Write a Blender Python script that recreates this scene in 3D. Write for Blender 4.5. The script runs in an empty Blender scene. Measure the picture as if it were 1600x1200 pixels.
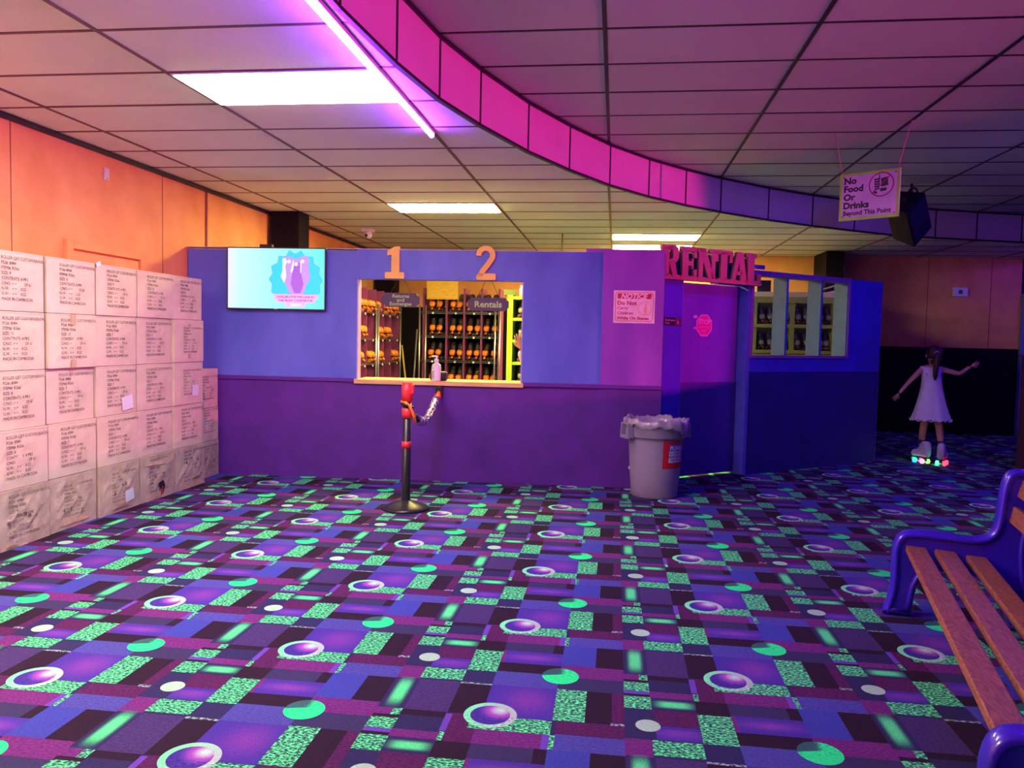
import bpy, bmesh, math, random
import numpy as np
from mathutils import Vector, Matrix

random.seed(7)
SC = bpy.context.scene
COL = SC.collection

# ------------------------------------------------------------------ camera
EYE = 1.385
FPX = 1244.41                     # focal length in pixels for a 1600 px wide frame
PITCH, YAW, ROLL = 0.0569, 0.1286, -0.0216
def _cam():
    cp, sp, cy, sy = math.cos(PITCH), math.sin(PITCH), math.cos(YAW), math.sin(YAW)
    f = Vector((-sy*cp, cy*cp, -sp)); r = Vector((cy, sy, 0)); d = f.cross(r)
    cr, sr = math.cos(ROLL), math.sin(ROLL)
    return cr*r + sr*d, -sr*r + cr*d, f
CR, CD, CF = _cam()
cam = bpy.data.cameras.new('camera'); camo = bpy.data.objects.new('camera', cam); COL.objects.link(camo)
m = Matrix.Identity(4)
for i in range(3):
    m[i][0] = CR[i]; m[i][1] = -CD[i]; m[i][2] = -CF[i]
m[2][3] = EYE
camo.matrix_world = m
cam.sensor_width = 36; cam.lens = FPX/1600*36; cam.clip_start = .05; cam.clip_end = 200
SC.camera = camo
def px(x, y, z):
    v = Vector((x, y, z-EYE)); q = v.dot(CF)
    if q <= .05: return None
    return 800+FPX*v.dot(CR)/q, 600+FPX*v.dot(CD)/q

# ------------------------------------------------------------------ light, exposure
SC.view_settings.view_transform = 'Standard'; SC.view_settings.look = 'None'
SC.view_settings.gamma = 1; SC.view_settings.use_curve_mapping = False
SC.view_settings.exposure = 0.0
SC.cycles.max_bounces = 7; SC.cycles.diffuse_bounces = 4; SC.cycles.glossy_bounces = 2; SC.cycles.adaptive_threshold = .015
w = bpy.data.worlds.new('world'); SC.world = w; w.use_nodes = True
w.node_tree.nodes['Background'].inputs[0].default_value = (.30, .14, 1, 1)
w.node_tree.nodes['Background'].inputs[1].default_value = .07
# light output of the lamps (their bodies are built further down)
TROFFER = (44, 38, 31)
TROFFER_WARM = (105, 84, 26)
TROFFER_NEAR = (78, 68, 52)
BLACKLIGHT_STRONG = (28, 1.2, 330)
UV_TUBE = (46, 5, 140)
BLACKLIGHT = (10.0, .5, 85)
def spot(name, loc, to, color, power, size, blend, radius):
    l = bpy.data.lights.new(name, 'SPOT'); o = bpy.data.objects.new(name, l); COL.objects.link(o)
    o.location = loc; o.rotation_euler = (Vector(to)-Vector(loc)).to_track_quat('-Z', 'Y').to_euler()
    l.color = color; l.energy = power; l.spot_size = math.radians(size); l.spot_blend = blend; l.shadow_soft_size = radius
    return o
# magenta stage spot of the rink, shining over the rink's half wall
spot('stage_spot_light', (8.0, 2.5, 1.69), (-3.4, 4.75, 1.9), (1, .02, .32), 2100, 65, .15, .04)

# ------------------------------------------------------------------ constants of the place
ZL, ZU = 2.834, 3.2145            # lower and upper ceiling
TA, TB = 1.2192, .6096            # ceiling tile
LX0, LY0 = -3.768, 3.667          # grid of the lower ceiling
UX0, UY0 = -.118, 4.826           # grid of the upper ceiling
WALL_X, BACK_Y = -4.16, 13.65

# ------------------------------------------------------------------ materials
MATS = {}
def nn(nt, typ, **kw):
    n = nt.nodes.new(typ)
    for k, v in kw.items():
        if k.startswith('i_'):
            key = k[2:]; key = int(key) if key.isdigit() else key
            n.inputs[key].default_value = v
        else: setattr(n, k, v)
    return n
def mat(name, c, rough=.6, var=.12, scale=8., bump=0., bscale=60., metal=0., spec=.5, c2=None, coat=0., stretch=None):
    if name in MATS: return MATS[name]
    M = bpy.data.materials.new(name); M.use_nodes = True; nt = M.node_tree; L = nt.links
    b = nt.nodes['Principled BSDF']
    b.inputs['Roughness'].default_value = rough; b.inputs['Metallic'].default_value = metal
    b.inputs['Specular IOR Level'].default_value = spec; b.inputs['Coat Weight'].default_value = coat
    tc = nn(nt, 'ShaderNodeTexCoord'); src = tc.outputs['Object']
    if stretch:
        mp = nn(nt, 'ShaderNodeMapping'); mp.inputs['Scale'].default_value = stretch
        L.new(src, mp.inputs[0]); src = mp.outputs[0]
    nz = nn(nt, 'ShaderNodeTexNoise', i_Scale=scale, i_Detail=5.)
    L.new(src, nz.inputs['Vector'])
    r = nn(nt, 'ShaderNodeValToRGB'); r.color_ramp.elements[0].position = .3; r.color_ramp.elements[1].position = .7
    c = tuple(c[:3]); lo = tuple(x*(1-var) for x in c); hi = tuple(min(1, x*(1+var)) for x in c)
    if c2: hi = tuple(c2)
    r.color_ramp.elements[0].color = (*lo, 1); r.color_ramp.elements[1].color = (*hi, 1)
    L.new(nz.outputs['Fac'], r.inputs[0]); L.new(r.outputs[0], b.inputs['Base Color'])
    if bump:
        n2 = nn(nt, 'ShaderNodeTexNoise', i_Scale=bscale, i_Detail=4.); L.new(src, n2.inputs['Vector'])
        bp = nn(nt, 'ShaderNodeBump', i_Strength=bump, i_Distance=.01)
        L.new(n2.outputs['Fac'], bp.inputs['Height']); L.new(bp.outputs[0], b.inputs['Normal'])
    MATS[name] = M
    return M
def emat(name, c, s=1.):
    if name in MATS: return MATS[name]
    M = bpy.data.materials.new(name); M.use_nodes = True; nt = M.node_tree
    b = nt.nodes['Principled BSDF']; b.inputs['Base Color'].default_value = (*[min(1, x*.5) for x in c], 1)
    b.inputs['Emission Color'].default_value = (*c, 1); b.inputs['Emission Strength'].default_value = s
    b.inputs['Roughness'].default_value = .4
    MATS[name] = M
    return M

ORANGE = mat('orange_wall_paint', (.86, .34, .11), .75, .10, 3., .15, 30., c2=(.92, .41, .15))
BLUE = mat('blue_wall_paint', (.095, .12, .68), .5, .14, 2.5, .12, 25., c2=(.14, .165, .76), stretch=(1, 1, .45))
PURPLE_DADO = mat('purple_dado_paint', (.105, .011, .29), .6, .18, 5., .3, 80.)
SIDEBLUE = mat('deep_blue_wall_paint', (.065, .04, .66), .5, .14, 2.5, .12, 25.)
NAVY_DADO = mat('navy_dado_paint', (.022, .010, .22), .6, .15, 5., .2, 80.)
MAGENTA_PLY = mat('magenta_plywood', (.28, .05, .62), .5, .2, 3., .2, 40., c2=(.40, .07, .66), stretch=(1, 1, .3))
DARK = mat('black_paint', (.009, .006, .014), .7, .2, 6., spec=.12)
TILE = mat('ceiling_tile_board', (.80, .76, .74), .9, .05, 2., .25, 120.)
TILEU = mat('dimmed_ceiling_tile_board', (.60, .50, .58), .9, .05, 2., .25, 120.)  # dimmer light on the upper ceiling is put into this tile colour
TBAR = mat('ceiling_grid_bar', (.13, .045, .07), .5, .1, 5.)
FASCIA = mat('fascia_board', (.86, .52, .78), .75, .05, 3., .15, 90.)
BLACKBAR = mat('black_grid_bar', (.02, .008, .02), .5, .1, 5.)
CARD = mat('cardboard', (.72, .57, .41), .85, .08, 6., .1, 50., c2=(.78, .62, .45))
CARD_DARK = mat('cardboard_worn', (.58, .41, .31), .88, .18, 9., .35, 40., c2=(.70, .50, .37))
CARD_PALE = mat('torn_cardboard', (.72, .47, .30), .9, .15, 20., .5, 60.)
INK = mat('printing_ink', (.055, .03, .03), .7, .2, 20.)
TAPE = mat('packing_tape', (.58, .38, .24), .35, .1, 20.)
PAPER = mat('white_paper', (.80, .78, .84), .8, .04, 20.)
CHROME = mat('chrome_rod', (.62, .60, .60), .3, .05, 10., metal=.9)
PLYPURPLE = mat('purple_shelf_board', (.22, .03, .14), .55, .15, 4., .1, 40.)
LIME = mat('lime_shelf_paint', (.40, .62, .03), .5, .1, 5.)
OLIVE = mat('olive_shelf_paint', (.30, .33, .06), .55, .12, 5.)
CREAM = mat('cream_board', (.80, .66, .42), .7, .1, 6.)
WOODTOP = mat('pine_counter', (.75, .47, .18), .45, .15, 4., .05, 60., stretch=(1, 12, 12), c2=(.82, .56, .25))
GREYPLASTIC = mat('grey_plastic', (.30, .24, .36), .5, .06, 10., .08, 120.)
BLACKPLASTIC = mat('black_plastic', (.015, .013, .018), .35, .2, 10.)
RED = mat('red_tape', (.72, .03, .04), .45, .15, 30., .2, 60.)
ORANGE_PART = mat('orange_plastic', (.90, .24, .03), .4, .1, 20.)
DARK_ORANGE = mat('orange_wheel', (.65, .16, .03), .4, .1, 20.)
LEATHER = mat('black_leather', (.016, .013, .018), .4, .3, 20., .1, 150.)
GREYLEATHER = mat('grey_leather', (.20, .22, .20), .5, .2, 20.)
LACE = mat('grey_lace', (.35, .33, .36), .7, .1, 30.)
BENCHBLUE = mat('blue_bench_paint', (.045, .012, .60), .28, .1, 6., .05, 60., coat=.4)

def wood_mat():
    M = bpy.data.materials.new('brown_bench_wood'); M.use_nodes = True; nt = M.node_tree; L = nt.links
    b = nt.nodes['Principled BSDF']; b.inputs['Roughness'].default_value = .5
    tc = nn(nt, 'ShaderNodeTexCoord'); mp = nn(nt, 'ShaderNodeMapping'); mp.inputs['Scale'].default_value = (9, 1.6, 9)
    L.new(tc.outputs['Object'], mp.inputs[0])
    n1 = nn(nt, 'ShaderNodeTexNoise', i_Scale=1.6, i_Detail=2.); L.new(mp.outputs[0], n1.inputs['Vector'])
    ml = nn(nt, 'ShaderNodeMath', operation='MULTIPLY'); ml.inputs[1].default_value = 14
    L.new(n1.outputs['Fac'], ml.inputs[0])
    fr = nn(nt, 'ShaderNodeMath', operation='PINGPONG'); fr.inputs[1].default_value = .5; L.new(ml.outputs[0], fr.inputs[0])
    n2 = nn(nt, 'ShaderNodeTexNoise', i_Scale=22., i_Detail=5.); L.new(mp.outputs[0], n2.inputs['Vector'])
    ad = nn(nt, 'ShaderNodeMath', operation='MULTIPLY_ADD'); ad.inputs[1].default_value = .5
    L.new(n2.outputs['Fac'], ad.inputs[0]); L.new(fr.outputs[0], ad.inputs[2])
    r = nn(nt, 'ShaderNodeValToRGB'); r.color_ramp.elements[0].position = .2; r.color_ramp.elements[1].position = .8
    r.color_ramp.elements[0].color = (.20, .055, .035, 1); r.color_ramp.elements[1].color = (.44, .15, .07, 1)
    L.new(ad.outputs[0], r.inputs[0]); L.new(r.outputs[0], b.inputs['Base Color'])
    bp = nn(nt, 'ShaderNodeBump', i_Strength=.35, i_Distance=.004); L.new(n2.outputs['Fac'], bp.inputs['Height']); L.new(bp.outputs[0], b.inputs['Normal'])
    return M
BENCHWOOD = wood_mat()
def glass_mat():
    M = bpy.data.materials.new('clear_acrylic'); M.use_nodes = True; nt = M.node_tree; L = nt.links
    nt.nodes.remove(nt.nodes['Principled BSDF']); out = nt.nodes['Material Output']
    t = nn(nt, 'ShaderNodeBsdfTransparent'); t.inputs[0].default_value = (.93, .94, .95, 1)
    g = nn(nt, 'ShaderNodeBsdfGlossy'); g.inputs['Roughness'].default_value = .03
    lw = nn(nt, 'ShaderNodeLayerWeight'); pw = nn(nt, 'ShaderNodeMath', operation='POWER'); pw.inputs[1].default_value = 4.; L.new(lw.outputs['Facing'], pw.inputs[0])
    f = nn(nt, 'ShaderNodeMath', operation='MULTIPLY_ADD'); f.inputs[1].default_value = .6; f.inputs[2].default_value = .035; L.new(pw.outputs[0], f.inputs[0]); mx = nn(nt, 'ShaderNodeMixShader')
    L.new(f.outputs[0], mx.inputs[0]); L.new(t.outputs[0], mx.inputs[1]); L.new(g.outputs[0], mx.inputs[2]); L.new(mx.outputs[0], out.inputs[0])
    return M
GLASS = glass_mat()

# ------------------------------------------------------------------ mesh helpers
OFF = {}
class MB:
    """collects shapes; optional frame (origin, x axis, y axis, z axis) maps local to world"""
    def __init__(s, frame=None): s.v = []; s.f = []; s.sm = []; s.fr = frame
    def P(s, p):
        if s.fr is None: return tuple(p)
        o, x, y, z = s.fr
        return tuple(o[i]+x[i]*p[0]+y[i]*p[1]+z[i]*p[2] for i in range(3))
    def add(s, vs, fs, smooth=False):
        n = len(s.v); s.v += [s.P(p) for p in vs]; s.f += [tuple(n+i for i in f) for f in fs]; s.sm += [smooth]*len(fs)
        return s
    def box(s, x0, x1, y0, y1, z0, z1):
        vs = [(x0,y0,z0),(x1,y0,z0),(x1,y1,z0),(x0,y1,z0),(x0,y0,z1),(x1,y0,z1),(x1,y1,z1),(x0,y1,z1)]
        return s.add(vs, [(0,3,2,1),(4,5,6,7),(0,1,5,4),(1,2,6,5),(2,3,7,6),(3,0,4,7)])
    def prism(s, poly, a0, a1, plane='xz'):
        """poly in plane, extruded a0..a1 along the third axis"""
        n = len(poly)
        def p3(q, a): return {'xz': (q[0], a, q[1]), 'xy': (q[0], q[1], a), 'yz': (a, q[0], q[1])}[plane]
        vs = [p3(q, a0) for q in poly]+[p3(q, a1) for q in poly]
        fs = [tuple(range(n)), tuple(range(2*n-1, n-1, -1))]+[(i, i+n, (i+1) % n+n, (i+1) % n) for i in range(n)]
        return s.add(vs, fs)
    def flat(s, poly, a, plane='xz'):
        def p3(q): return {'xz': (q[0], a, q[1]), 'xy': (q[0], q[1], a), 'yz': (a, q[0], q[1])}[plane]
        return s.add([p3(q) for q in poly], [tuple(range(len(poly)))])
    def tube(s, pts, r, n=10, cap=True):
        pts = [Vector(p) for p in pts]; rs = r if isinstance(r, (list, tuple)) else [r]*len(pts)
        vs = []; up = None
        for i, p in enumerate(pts):
            d = (pts[min(i+1, len(pts)-1)]-pts[max(i-1, 0)]).normalized()
            if up is None:
                up = Vector((0,0,1)) if abs(d.z) < .9 else Vector((1,0,0))
            a = d.cross(up).normalized(); b = a.cross(d).normalized(); up = b
            for k in range(n):
                t = 2*math.pi*k/n; vs.append(tuple(p+(a*math.cos(t)+b*math.sin(t))*rs[i]))
        fs = [(i*n+k, i*n+(k+1) % n, (i+1)*n+(k+1) % n, (i+1)*n+k) for i in range(len(pts)-1) for k in range(n)]
        s.add(vs, fs, True)
        if cap:
            m = len(s.v)-len(vs); s.f += [tuple(m+k for k in range(n-1, -1, -1)), tuple(m+(len(pts)-1)*n+k for k in range(n))]; s.sm += [False, False]
        return s
    def lathe(s, prof, c=(0,0,0), n=24, fn=None):
        vs = []
        for i, (r, z) in enumerate(prof):
            for k in range(n):
                t = 2*math.pi*k/n; rr, zz = (r, z) if fn is None else fn(i, t, r, z)
                vs.append((c[0]+rr*math.cos(t), c[1]+rr*math.sin(t), c[2]+zz))
        fs = [(i*n+k, i*n+(k+1) % n, (i+1)*n+(k+1) % n, (i+1)*n+k) for i in range(len(prof)-1) for k in range(n)]
        return s.add(vs, fs, True)
    def ball(s, c, r, n=12, m=8):
        rx, ry, rz = r if isinstance(r, (list, tuple)) else (r, r, r)
        vs = [(c[0], c[1], c[2]-rz)]
        for i in range(1, m):
            ph = -math.pi/2+math.pi*i/m
            for k in range(n):
                t = 2*math.pi*k/n; vs.append((c[0]+rx*math.cos(ph)*math.cos(t), c[1]+ry*math.cos(ph)*math.sin(t), c[2]+rz*math.sin(ph)))
        vs.append((c[0], c[1], c[2]+rz)); T = len(vs)-1
        fs = [(0, 1+(k+1) % n, 1+k) for k in range(n)]
        fs += [(1+i*n+k, 1+i*n+(k+1) % n, 1+(i+1)*n+(k+1) % n, 1+(i+1)*n+k) for i in range(m-2) for k in range(n)]
        fs += [(T, 1+(m-2)*n+k, 1+(m-2)*n+(k+1) % n) for k in range(n)]
        return s.add(vs, fs, True)
    def disc(s, c, r, a, n=32, plane='xz', ry=None):
        ry = ry or r
        return s.flat([(c[0]+r*math.cos(2*math.pi*k/n), c[1]+ry*math.sin(2*math.pi*k/n)) for k in range(n)], a, plane)
    def ring(s, c, r0, r1, a, n=40):
        vs = [(c[0]+r*math.cos(2*math.pi*k/n), a, c[1]+r*math.sin(2*math.pi*k/n)) for r in (r0, r1) for k in range(n)]
        return s.add(vs, [(k, (k+1) % n, n+(k+1) % n, n+k) for k in range(n)])
    def stroke(s, pts, w, a0, a1):
        """thick open polyline in the xz plane, extruded in y"""
        pts = [Vector(p) for p in pts]; l, r = [], []
        for i, p in enumerate(pts):
            d = (pts[min(i+1, len(pts)-1)]-pts[max(i-1, 0)]).normalized(); nrm = Vector((-d.y, d.x))
            l.append(p+nrm*w/2); r.append(p-nrm*w/2)
        for i in range(len(pts)-1):
            s.prism([tuple(l[i]), tuple(l[i+1]), tuple(r[i+1]), tuple(r[i])], a0, a1)
        return s
    def text(s, body, size, x, z, a, align='LEFT', bold=0., shear=0., sx=1., spacing=1.):
        """flat lettering in the xz plane facing -y"""
        vs, fs = text_data(body, size, align, bold, shear, spacing)
        return s.add([(x+p[0]*sx, a, z+p[1]) for p in vs], fs)
    def build(s, name, material, parent=None, bevel=0., seg=2, fix=True):
        off = OFF.get(parent, Vector((0,0,0))) if parent else Vector((0,0,0))
        me = bpy.data.meshes.new(name)
        me.from_pydata([(p[0]-off[0], p[1]-off[1], p[2]-off[2]) for p in s.v], [], s.f)
        me.polygons.foreach_set('use_smooth', s.sm); me.update()
        if fix:
            bm = bmesh.new(); bm.from_mesh(me); bmesh.ops.recalc_face_normals(bm, faces=bm.faces); bm.to_mesh(me); bm.free()
        me.materials.append(material)
        o = bpy.data.objects.new(name, me); COL.objects.link(o)
        if parent: o.parent = parent; OFF[o] = off
        if bevel:
            b = o.modifiers.new('bevel', 'BEVEL'); b.width = bevel; b.segments = seg; b.limit_method = 'ANGLE'; b.angle_limit = .6
            for p in me.polygons: p.use_smooth = True
            wn = o.modifiers.new('wn', 'WEIGHTED_NORMAL'); wn.keep_sharp = False
        return o
_TD = {}
def text_data(body, size, align='LEFT', bold=0., shear=0., spacing=1.):
    key = (body, size, align, bold, shear, spacing)
    if key in _TD: return _TD[key]
    cu = bpy.data.curves.new('t', 'FONT'); cu.body = body; cu.size = size; cu.align_x = align; cu.offset = bold
    cu.shear = shear; cu.resolution_u = 2; cu.space_character = spacing; cu.fill_mode = 'FRONT'
    o = bpy.data.objects.new('t', cu); COL.objects.link(o)
    dg = bpy.context.evaluated_depsgraph_get(); me = bpy.data.meshes.new_from_object(o.evaluated_get(dg))
    vs = [tuple(v.co) for v in me.vertices]; fs = [tuple(p.vertices) for p in me.polygons]
    bpy.data.objects.remove(o); bpy.data.curves.remove(cu); bpy.data.meshes.remove(me)
    _TD[key] = (vs, fs)
    return _TD[key]
def tag(o, label=None, cat=None, group=None, kind=None):
    if label: o['label'] = label
    if cat: o['category'] = cat
    if group: o['group'] = group
    if kind: o['kind'] = kind
    return o
def thing(name, loc, label, cat, group=None, kind=None):
    o = bpy.data.objects.new(name, None); COL.objects.link(o); o.location = loc; o.empty_display_size = .1
    OFF[o] = Vector(loc)
    return tag(o, label, cat, group, kind)
def copy_tree(o, parent=None):
    c = o.copy(); COL.objects.link(c); c.parent = parent
    for ch in list(o.children): copy_tree(ch, c)
    return c

# frames
BU = Vector((1, .053, 0)).normalized(); BN = Vector((-BU.y, BU.x, 0))       # booth front: along, into the booth
FRONT = (Vector((0, 7.545, 0)), BU, BN, Vector((0,0,1)))
RU = Vector((1.774, 1.434, 0)).normalized(); RN = Vector((-RU.y, RU.x, 0))  # oblique wall: along, into the booth
RIGHT = (Vector((1.364, 8.598, 0)), RU, RN, Vector((0,0,1)))

# ================================================================== FLOOR: patterned carpet
PXC, PYC = .9165, .9245           # repeat of the pattern, half drop from column to column
CX0, CY0 = .07, 2.83
C_DARK=(.026,.012,.030); C_NAVY=(.030,.026,.095); C_GREY=(.042,.035,.105); C_MAG=(.15,.026,.17); C_DMAG=(.085,.016,.085)
C_VIO=(.060,.034,.30); C_BLUE=(.050,.060,.34); C_BVT=(.070,.068,.31); C_GT=(.13,.95,.30); C_DASH=(.42,.55,.52); C_PGT=(.058,.034,.135); C_LINE=(.14,.06,.42)
# x0,x1,y0,y1,colour,weave (0 plain pile, .5 flecked, 1 green weave)
RECTS = [(0,PXC,0,PYC,C_NAVY,.3),
 (0,.10,.453,.72,C_NAVY,.2),(0,.10,.72,.838,C_MAG,.7),(0,.103,.145,.25,C_GT,1),(0,.112,.838,1.07,C_NAVY,.2),
 (.10,.27,1.045,1.07,C_DMAG,.6),(0,.10,.30,.38,C_GT,1),(0,.10,.272,.299,C_LINE,.2),(0,.10,.25,.272,C_DARK,.2),(0,.063,.404,.456,C_MAG,.6),(.063,.097,.404,.456,C_GT,1),(0,.10,.38,.404,C_DARK,.2),
 (.10,.268,.453,.72,C_PGT,.6),(.268,.27,.453,.72,C_VIO,.5),(.095,.27,.735,.838,C_GT,1),(.095,.268,.72,.735,C_NAVY,.2),(.112,.268,.945,1.045,C_DMAG,.7),(.112,.268,.845,.945,C_VIO,.2),
 (.103,.268,.145,.25,C_NAVY,.2),(.10,.272,.25,.303,C_MAG,.7),(.10,.27,.303,.41,C_NAVY,.3),(.10,.27,.41,.455,C_DARK,.2),
 (.27,.393,.842,1.06,C_GT,1),(.268,.393,.72,.842,C_NAVY,.2),(.267,.394,.709,.722,C_DASH,1),(.267,.394,.455,.709,C_DARK,.2),
 (.265,.289,.315,.447,C_LINE,.2),(.27,.291,.246,.309,C_GT,1),(.289,.394,.246,.455,C_DMAG,.7),(.27,.393,.135,.246,C_DARK,.2),
 (.394,.61,.15,.247,C_GREY,.3),(.61,.656,.15,.247,C_DARK,.2),(.41,.655,.0205,.15,C_VIO,.2),(.393,.41,.0205,.15,C_MAG,.6),(.394,.655,.852,.945,C_DARK,.2),
 (.393,.655,.718,.852,C_BVT,.5),(.394,.655,.455,.718,C_VIO,.2),(.36,.655,.35,.452,C_GT,1),(.39,.63,.247,.35,C_MAG,.8),(.63,.655,.247,.35,C_LINE,.3),
 (.655,.673,.25,.35,C_GT,1),(.673,PXC,.25,.36,C_BVT,.6),(.655,.80,.03,.25,C_BLUE,.25),(.80,PXC,.03,.25,C_DARK,.2),
 (.655,PXC,.838,.955,C_MAG,.8),(.655,PXC,.72,.838,C_GREY,.3),(.655,.772,.462,.722,C_GT,1),(.772,.87,.462,.72,C_DARK,.2),(.87,PXC,.462,.72,C_DMAG,.8),
 (.67,PXC,.36,.46,C_DMAG,.8),(.866,PXC,.456,.474,C_DASH,1)]
def carpet_cells():
    R = []
    for (x0,x1,y0,y1,c,t) in RECTS:
        if y0 >= PYC: y0, y1 = y0-PYC, y1-PYC
        R.append((x0,x1,y0,min(y1,PYC),c,t))
        if y1 > PYC: R.append((x0,x1,0,y1-PYC,c,t))
    xs = sorted({r[0] for r in R}|{r[1] for r in R}); ys = sorted({r[2] for r in R}|{r[3] for r in R})
    out = []
    for xa, xb in zip(xs, xs[1:]):
        run = None
        for ya, yb in zip(ys, ys[1:]):
            xm, ym = (xa+xb)/2, (ya+yb)/2
            k = max(i for i, r in enumerate(R) if r[0] <= xm <= r[1] and r[2] <= ym <= r[3])
            if run and run[4] == k: run[3] = yb
            else:
                if run: out.append(run)
                run = [xa, xb, ya, yb, k]
        out.append(run)
    return [(a,b,c,d,R[k][4],R[k][5]) for a,b,c,d,k in out]
def carpet_mat():
    M = bpy.data.materials.new('patterned_carpet'); M.use_nodes = True; nt = M.node_tree; L = nt.links
    b = nt.nodes['Principled BSDF']; b.inputs['Roughness'].default_value = .95; b.inputs['Specular IOR Level'].default_value = .1
    col = nn(nt, 'ShaderNodeAttribute', attribute_name='pattern_color').outputs['Color']
    wv = nn(nt, 'ShaderNodeAttribute', attribute_name='weave').outputs['Fac']
    uv = nn(nt, 'ShaderNodeUVMap', uv_map='cell').outputs[0]
    sx = nn(nt, 'ShaderNodeSeparateXYZ'); L.new(uv, sx.inputs[0]); X, Y = sx.outputs[0], sx.outputs[1]
    geo = nn(nt, 'ShaderNodeNewGeometry').outputs['Position']
    def mth(op, a, bb=None, c=None):
        n = nn(nt, 'ShaderNodeMath', operation=op)
        for i, q in enumerate((a, bb, c)):
            if q is None: continue
            if isinstance(q, (int, float)): n.inputs[i].default_value = q
            else: L.new(q, n.inputs[i])
        return n.outputs[0]
    def mix(f, a, bb):
        n = nn(nt, 'ShaderNodeMix', data_type='RGBA'); L.new(f, n.inputs[0])
        for i, q in ((6, a), (7, bb)):
            if isinstance(q, tuple): n.inputs[i].default_value = (*q, 1)
            else: L.new(q, n.inputs[i])
        return n.outputs[2]
    def e2(cx, cy, rx, ry):            # elliptic distance
        dx = mth('DIVIDE', mth('SUBTRACT', X, cx), rx); dy = mth('DIVIDE', mth('SUBTRACT', Y, cy), ry)
        return mth('SQRT', mth('ADD', mth('MULTIPLY', dx, dx), mth('MULTIPLY', dy, dy)))
    def box4(cx, cy, rx, ry, p=4):     # soft box falloff
        dx = mth('POWER', mth('ABSOLUTE', mth('DIVIDE', mth('SUBTRACT', X, cx), rx)), p)
        dy = mth('POWER', mth('ABSOLUTE', mth('DIVIDE', mth('SUBTRACT', Y, cy), ry)), p)
        return mth('POWER', 2.718, mth('MULTIPLY', mth('ADD', dx, dy), -1))
    def less(a, v): return mth('LESS_THAN', a, v)
    def win(x0, x1, y0, y1):
        return mth('MULTIPLY', mth('MULTIPLY', mth('GREATER_THAN', X, x0), mth('LESS_THAN', X, x1)), mth('MULTIPLY', mth('GREATER_THAN', Y, y0), mth('LESS_THAN', Y, y1)))
    # yarn noise
    mp = nn(nt, 'ShaderNodeMapping'); mp.inputs['Scale'].default_value = (70, 140, 70); L.new(geo, mp.inputs[0])
    n1 = nn(nt, 'ShaderNodeTexNoise', i_Scale=1., i_Detail=3., i_Roughness=.6); L.new(mp.outputs[0], n1.inputs['Vector'])
    n2 = nn(nt, 'ShaderNodeTexNoise', i_Scale=330., i_Detail=2.); L.new(geo, n2.inputs['Vector'])
    n3 = nn(nt, 'ShaderNodeTexNoise', i_Scale=1.3, i_Detail=3.); L.new(geo, n3.inputs['Vector'])
    speck = mth('MULTIPLY_ADD', n2.outputs['Fac'], 1.0, -.5)
    # weave: threshold noise
    rr = nn(nt, 'ShaderNodeValToRGB'); rr.color_ramp.elements[0].position = .46; rr.color_ramp.elements[1].position = .58
    L.new(n1.outputs['Fac'], rr.inputs[0]); th = rr.outputs[0]
    green = mth('GREATER_THAN', wv, .9)
    c_weave = mix(th, (.035, .085, .12), col)
    c = mix(green, col, c_weave)
    fl = mth('MULTIPLY_ADD', mth('MULTIPLY', mth('SUBTRACT', n1.outputs['Fac'], .5), wv), 2.6, 1.)
    fl = mth('ADD', fl, mth('MULTIPLY', speck, 1.8))
    # glows inside the blocks
    grain = mth('MULTIPLY_ADD', speck, 2.2, 1.)
    def glow(c, g, colr): return mix(mth('MINIMUM', mth('MAXIMUM', mth('MULTIPLY', g, grain), 0.), 1.), c, colr)
    c = glow(c, mth('MULTIPLY', box4(.05,.60,.026,.10), win(0,.10,.44,.73)), (.11,.90,.30))
    c = glow(c, mth('MULTIPLY', box4(.19,.197,.062,.026), win(.10,.27,.14,.255)), (.11,.90,.30))
    c = glow(c, mth('MULTIPLY', mth('MULTIPLY', box4(.19,.90,.075,.035,2), .8), win(.11,.27,.845,PYC)), (.20,.05,.36))
    c = glow(c, mth('MULTIPLY', mth('MULTIPLY', box4(.53,.088,.10,.03,2), .8), win(.40,.655,.02,.15)), (.24,.06,.38))
    c = glow(c, mth('MULTIPLY', mth('MULTIPLY', box4(.555,.60,.08,.09,2), .65), win(.394,.655,.455,.72)), (.24,.05,.34))
    # ring
    d = e2(.4265,.461,.0985,.0985); di = e2(.4265,.461,.0735,.0735)
    inr = mth('MINIMUM', e2(.4585,.5026,.085,.085), 1.)
    cr = nn(nt, 'ShaderNodeValToRGB'); el = cr.color_ramp.elements
    el[0].position = 0; el[0].color = (.40,.85,.55,1); el[1].position = 1; el[1].color = (.05,.03,.26,1)
    e = el.new(.22); e.color = (.46,.50,.56,1); e = el.new(.48); e.color = (.38,.09,.46,1); e = el.new(.8); e.color = (.12,.04,.34,1)
    L.new(mth('MULTIPLY', inr, mth('MULTIPLY_ADD', speck, .5, 1.)), cr.inputs[0])
    lr = mth('MULTIPLY_ADD', X, 4.5, -1.55); lr = mth('MINIMUM', mth('MAXIMUM', lr, 0.), 1.)
    c = mix(less(d, 1.), c, mix(lr, (.20,.88,.40), (.46,.40,.50)))
    c = mix(less(di, 1.), c, cr.outputs[0])
    # small pale dot and bright green disc
    c = mix(less(e2(.084,.017,.045,.045), 1.), c, (.38,.62,.44))
    c = mix(less(e2(.084,.017+PYC,.045,.045), 1.), c, (.38,.62,.44))
    dk = mth('MULTIPLY', mth('LESS_THAN', mth('ADD', X, mth('MULTIPLY', speck, .09)), .668), mth('GREATER_THAN', mth('ADD', Y, mth('MULTIPLY', mth('SUBTRACT', .66, X), .25)), .862))
    disc = mix(dk, (.03,.98,.27), (.04,.13,.13))
    c = mix(less(e2(.659,.846,.0755,.0770), 1.), c, disc)
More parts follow.
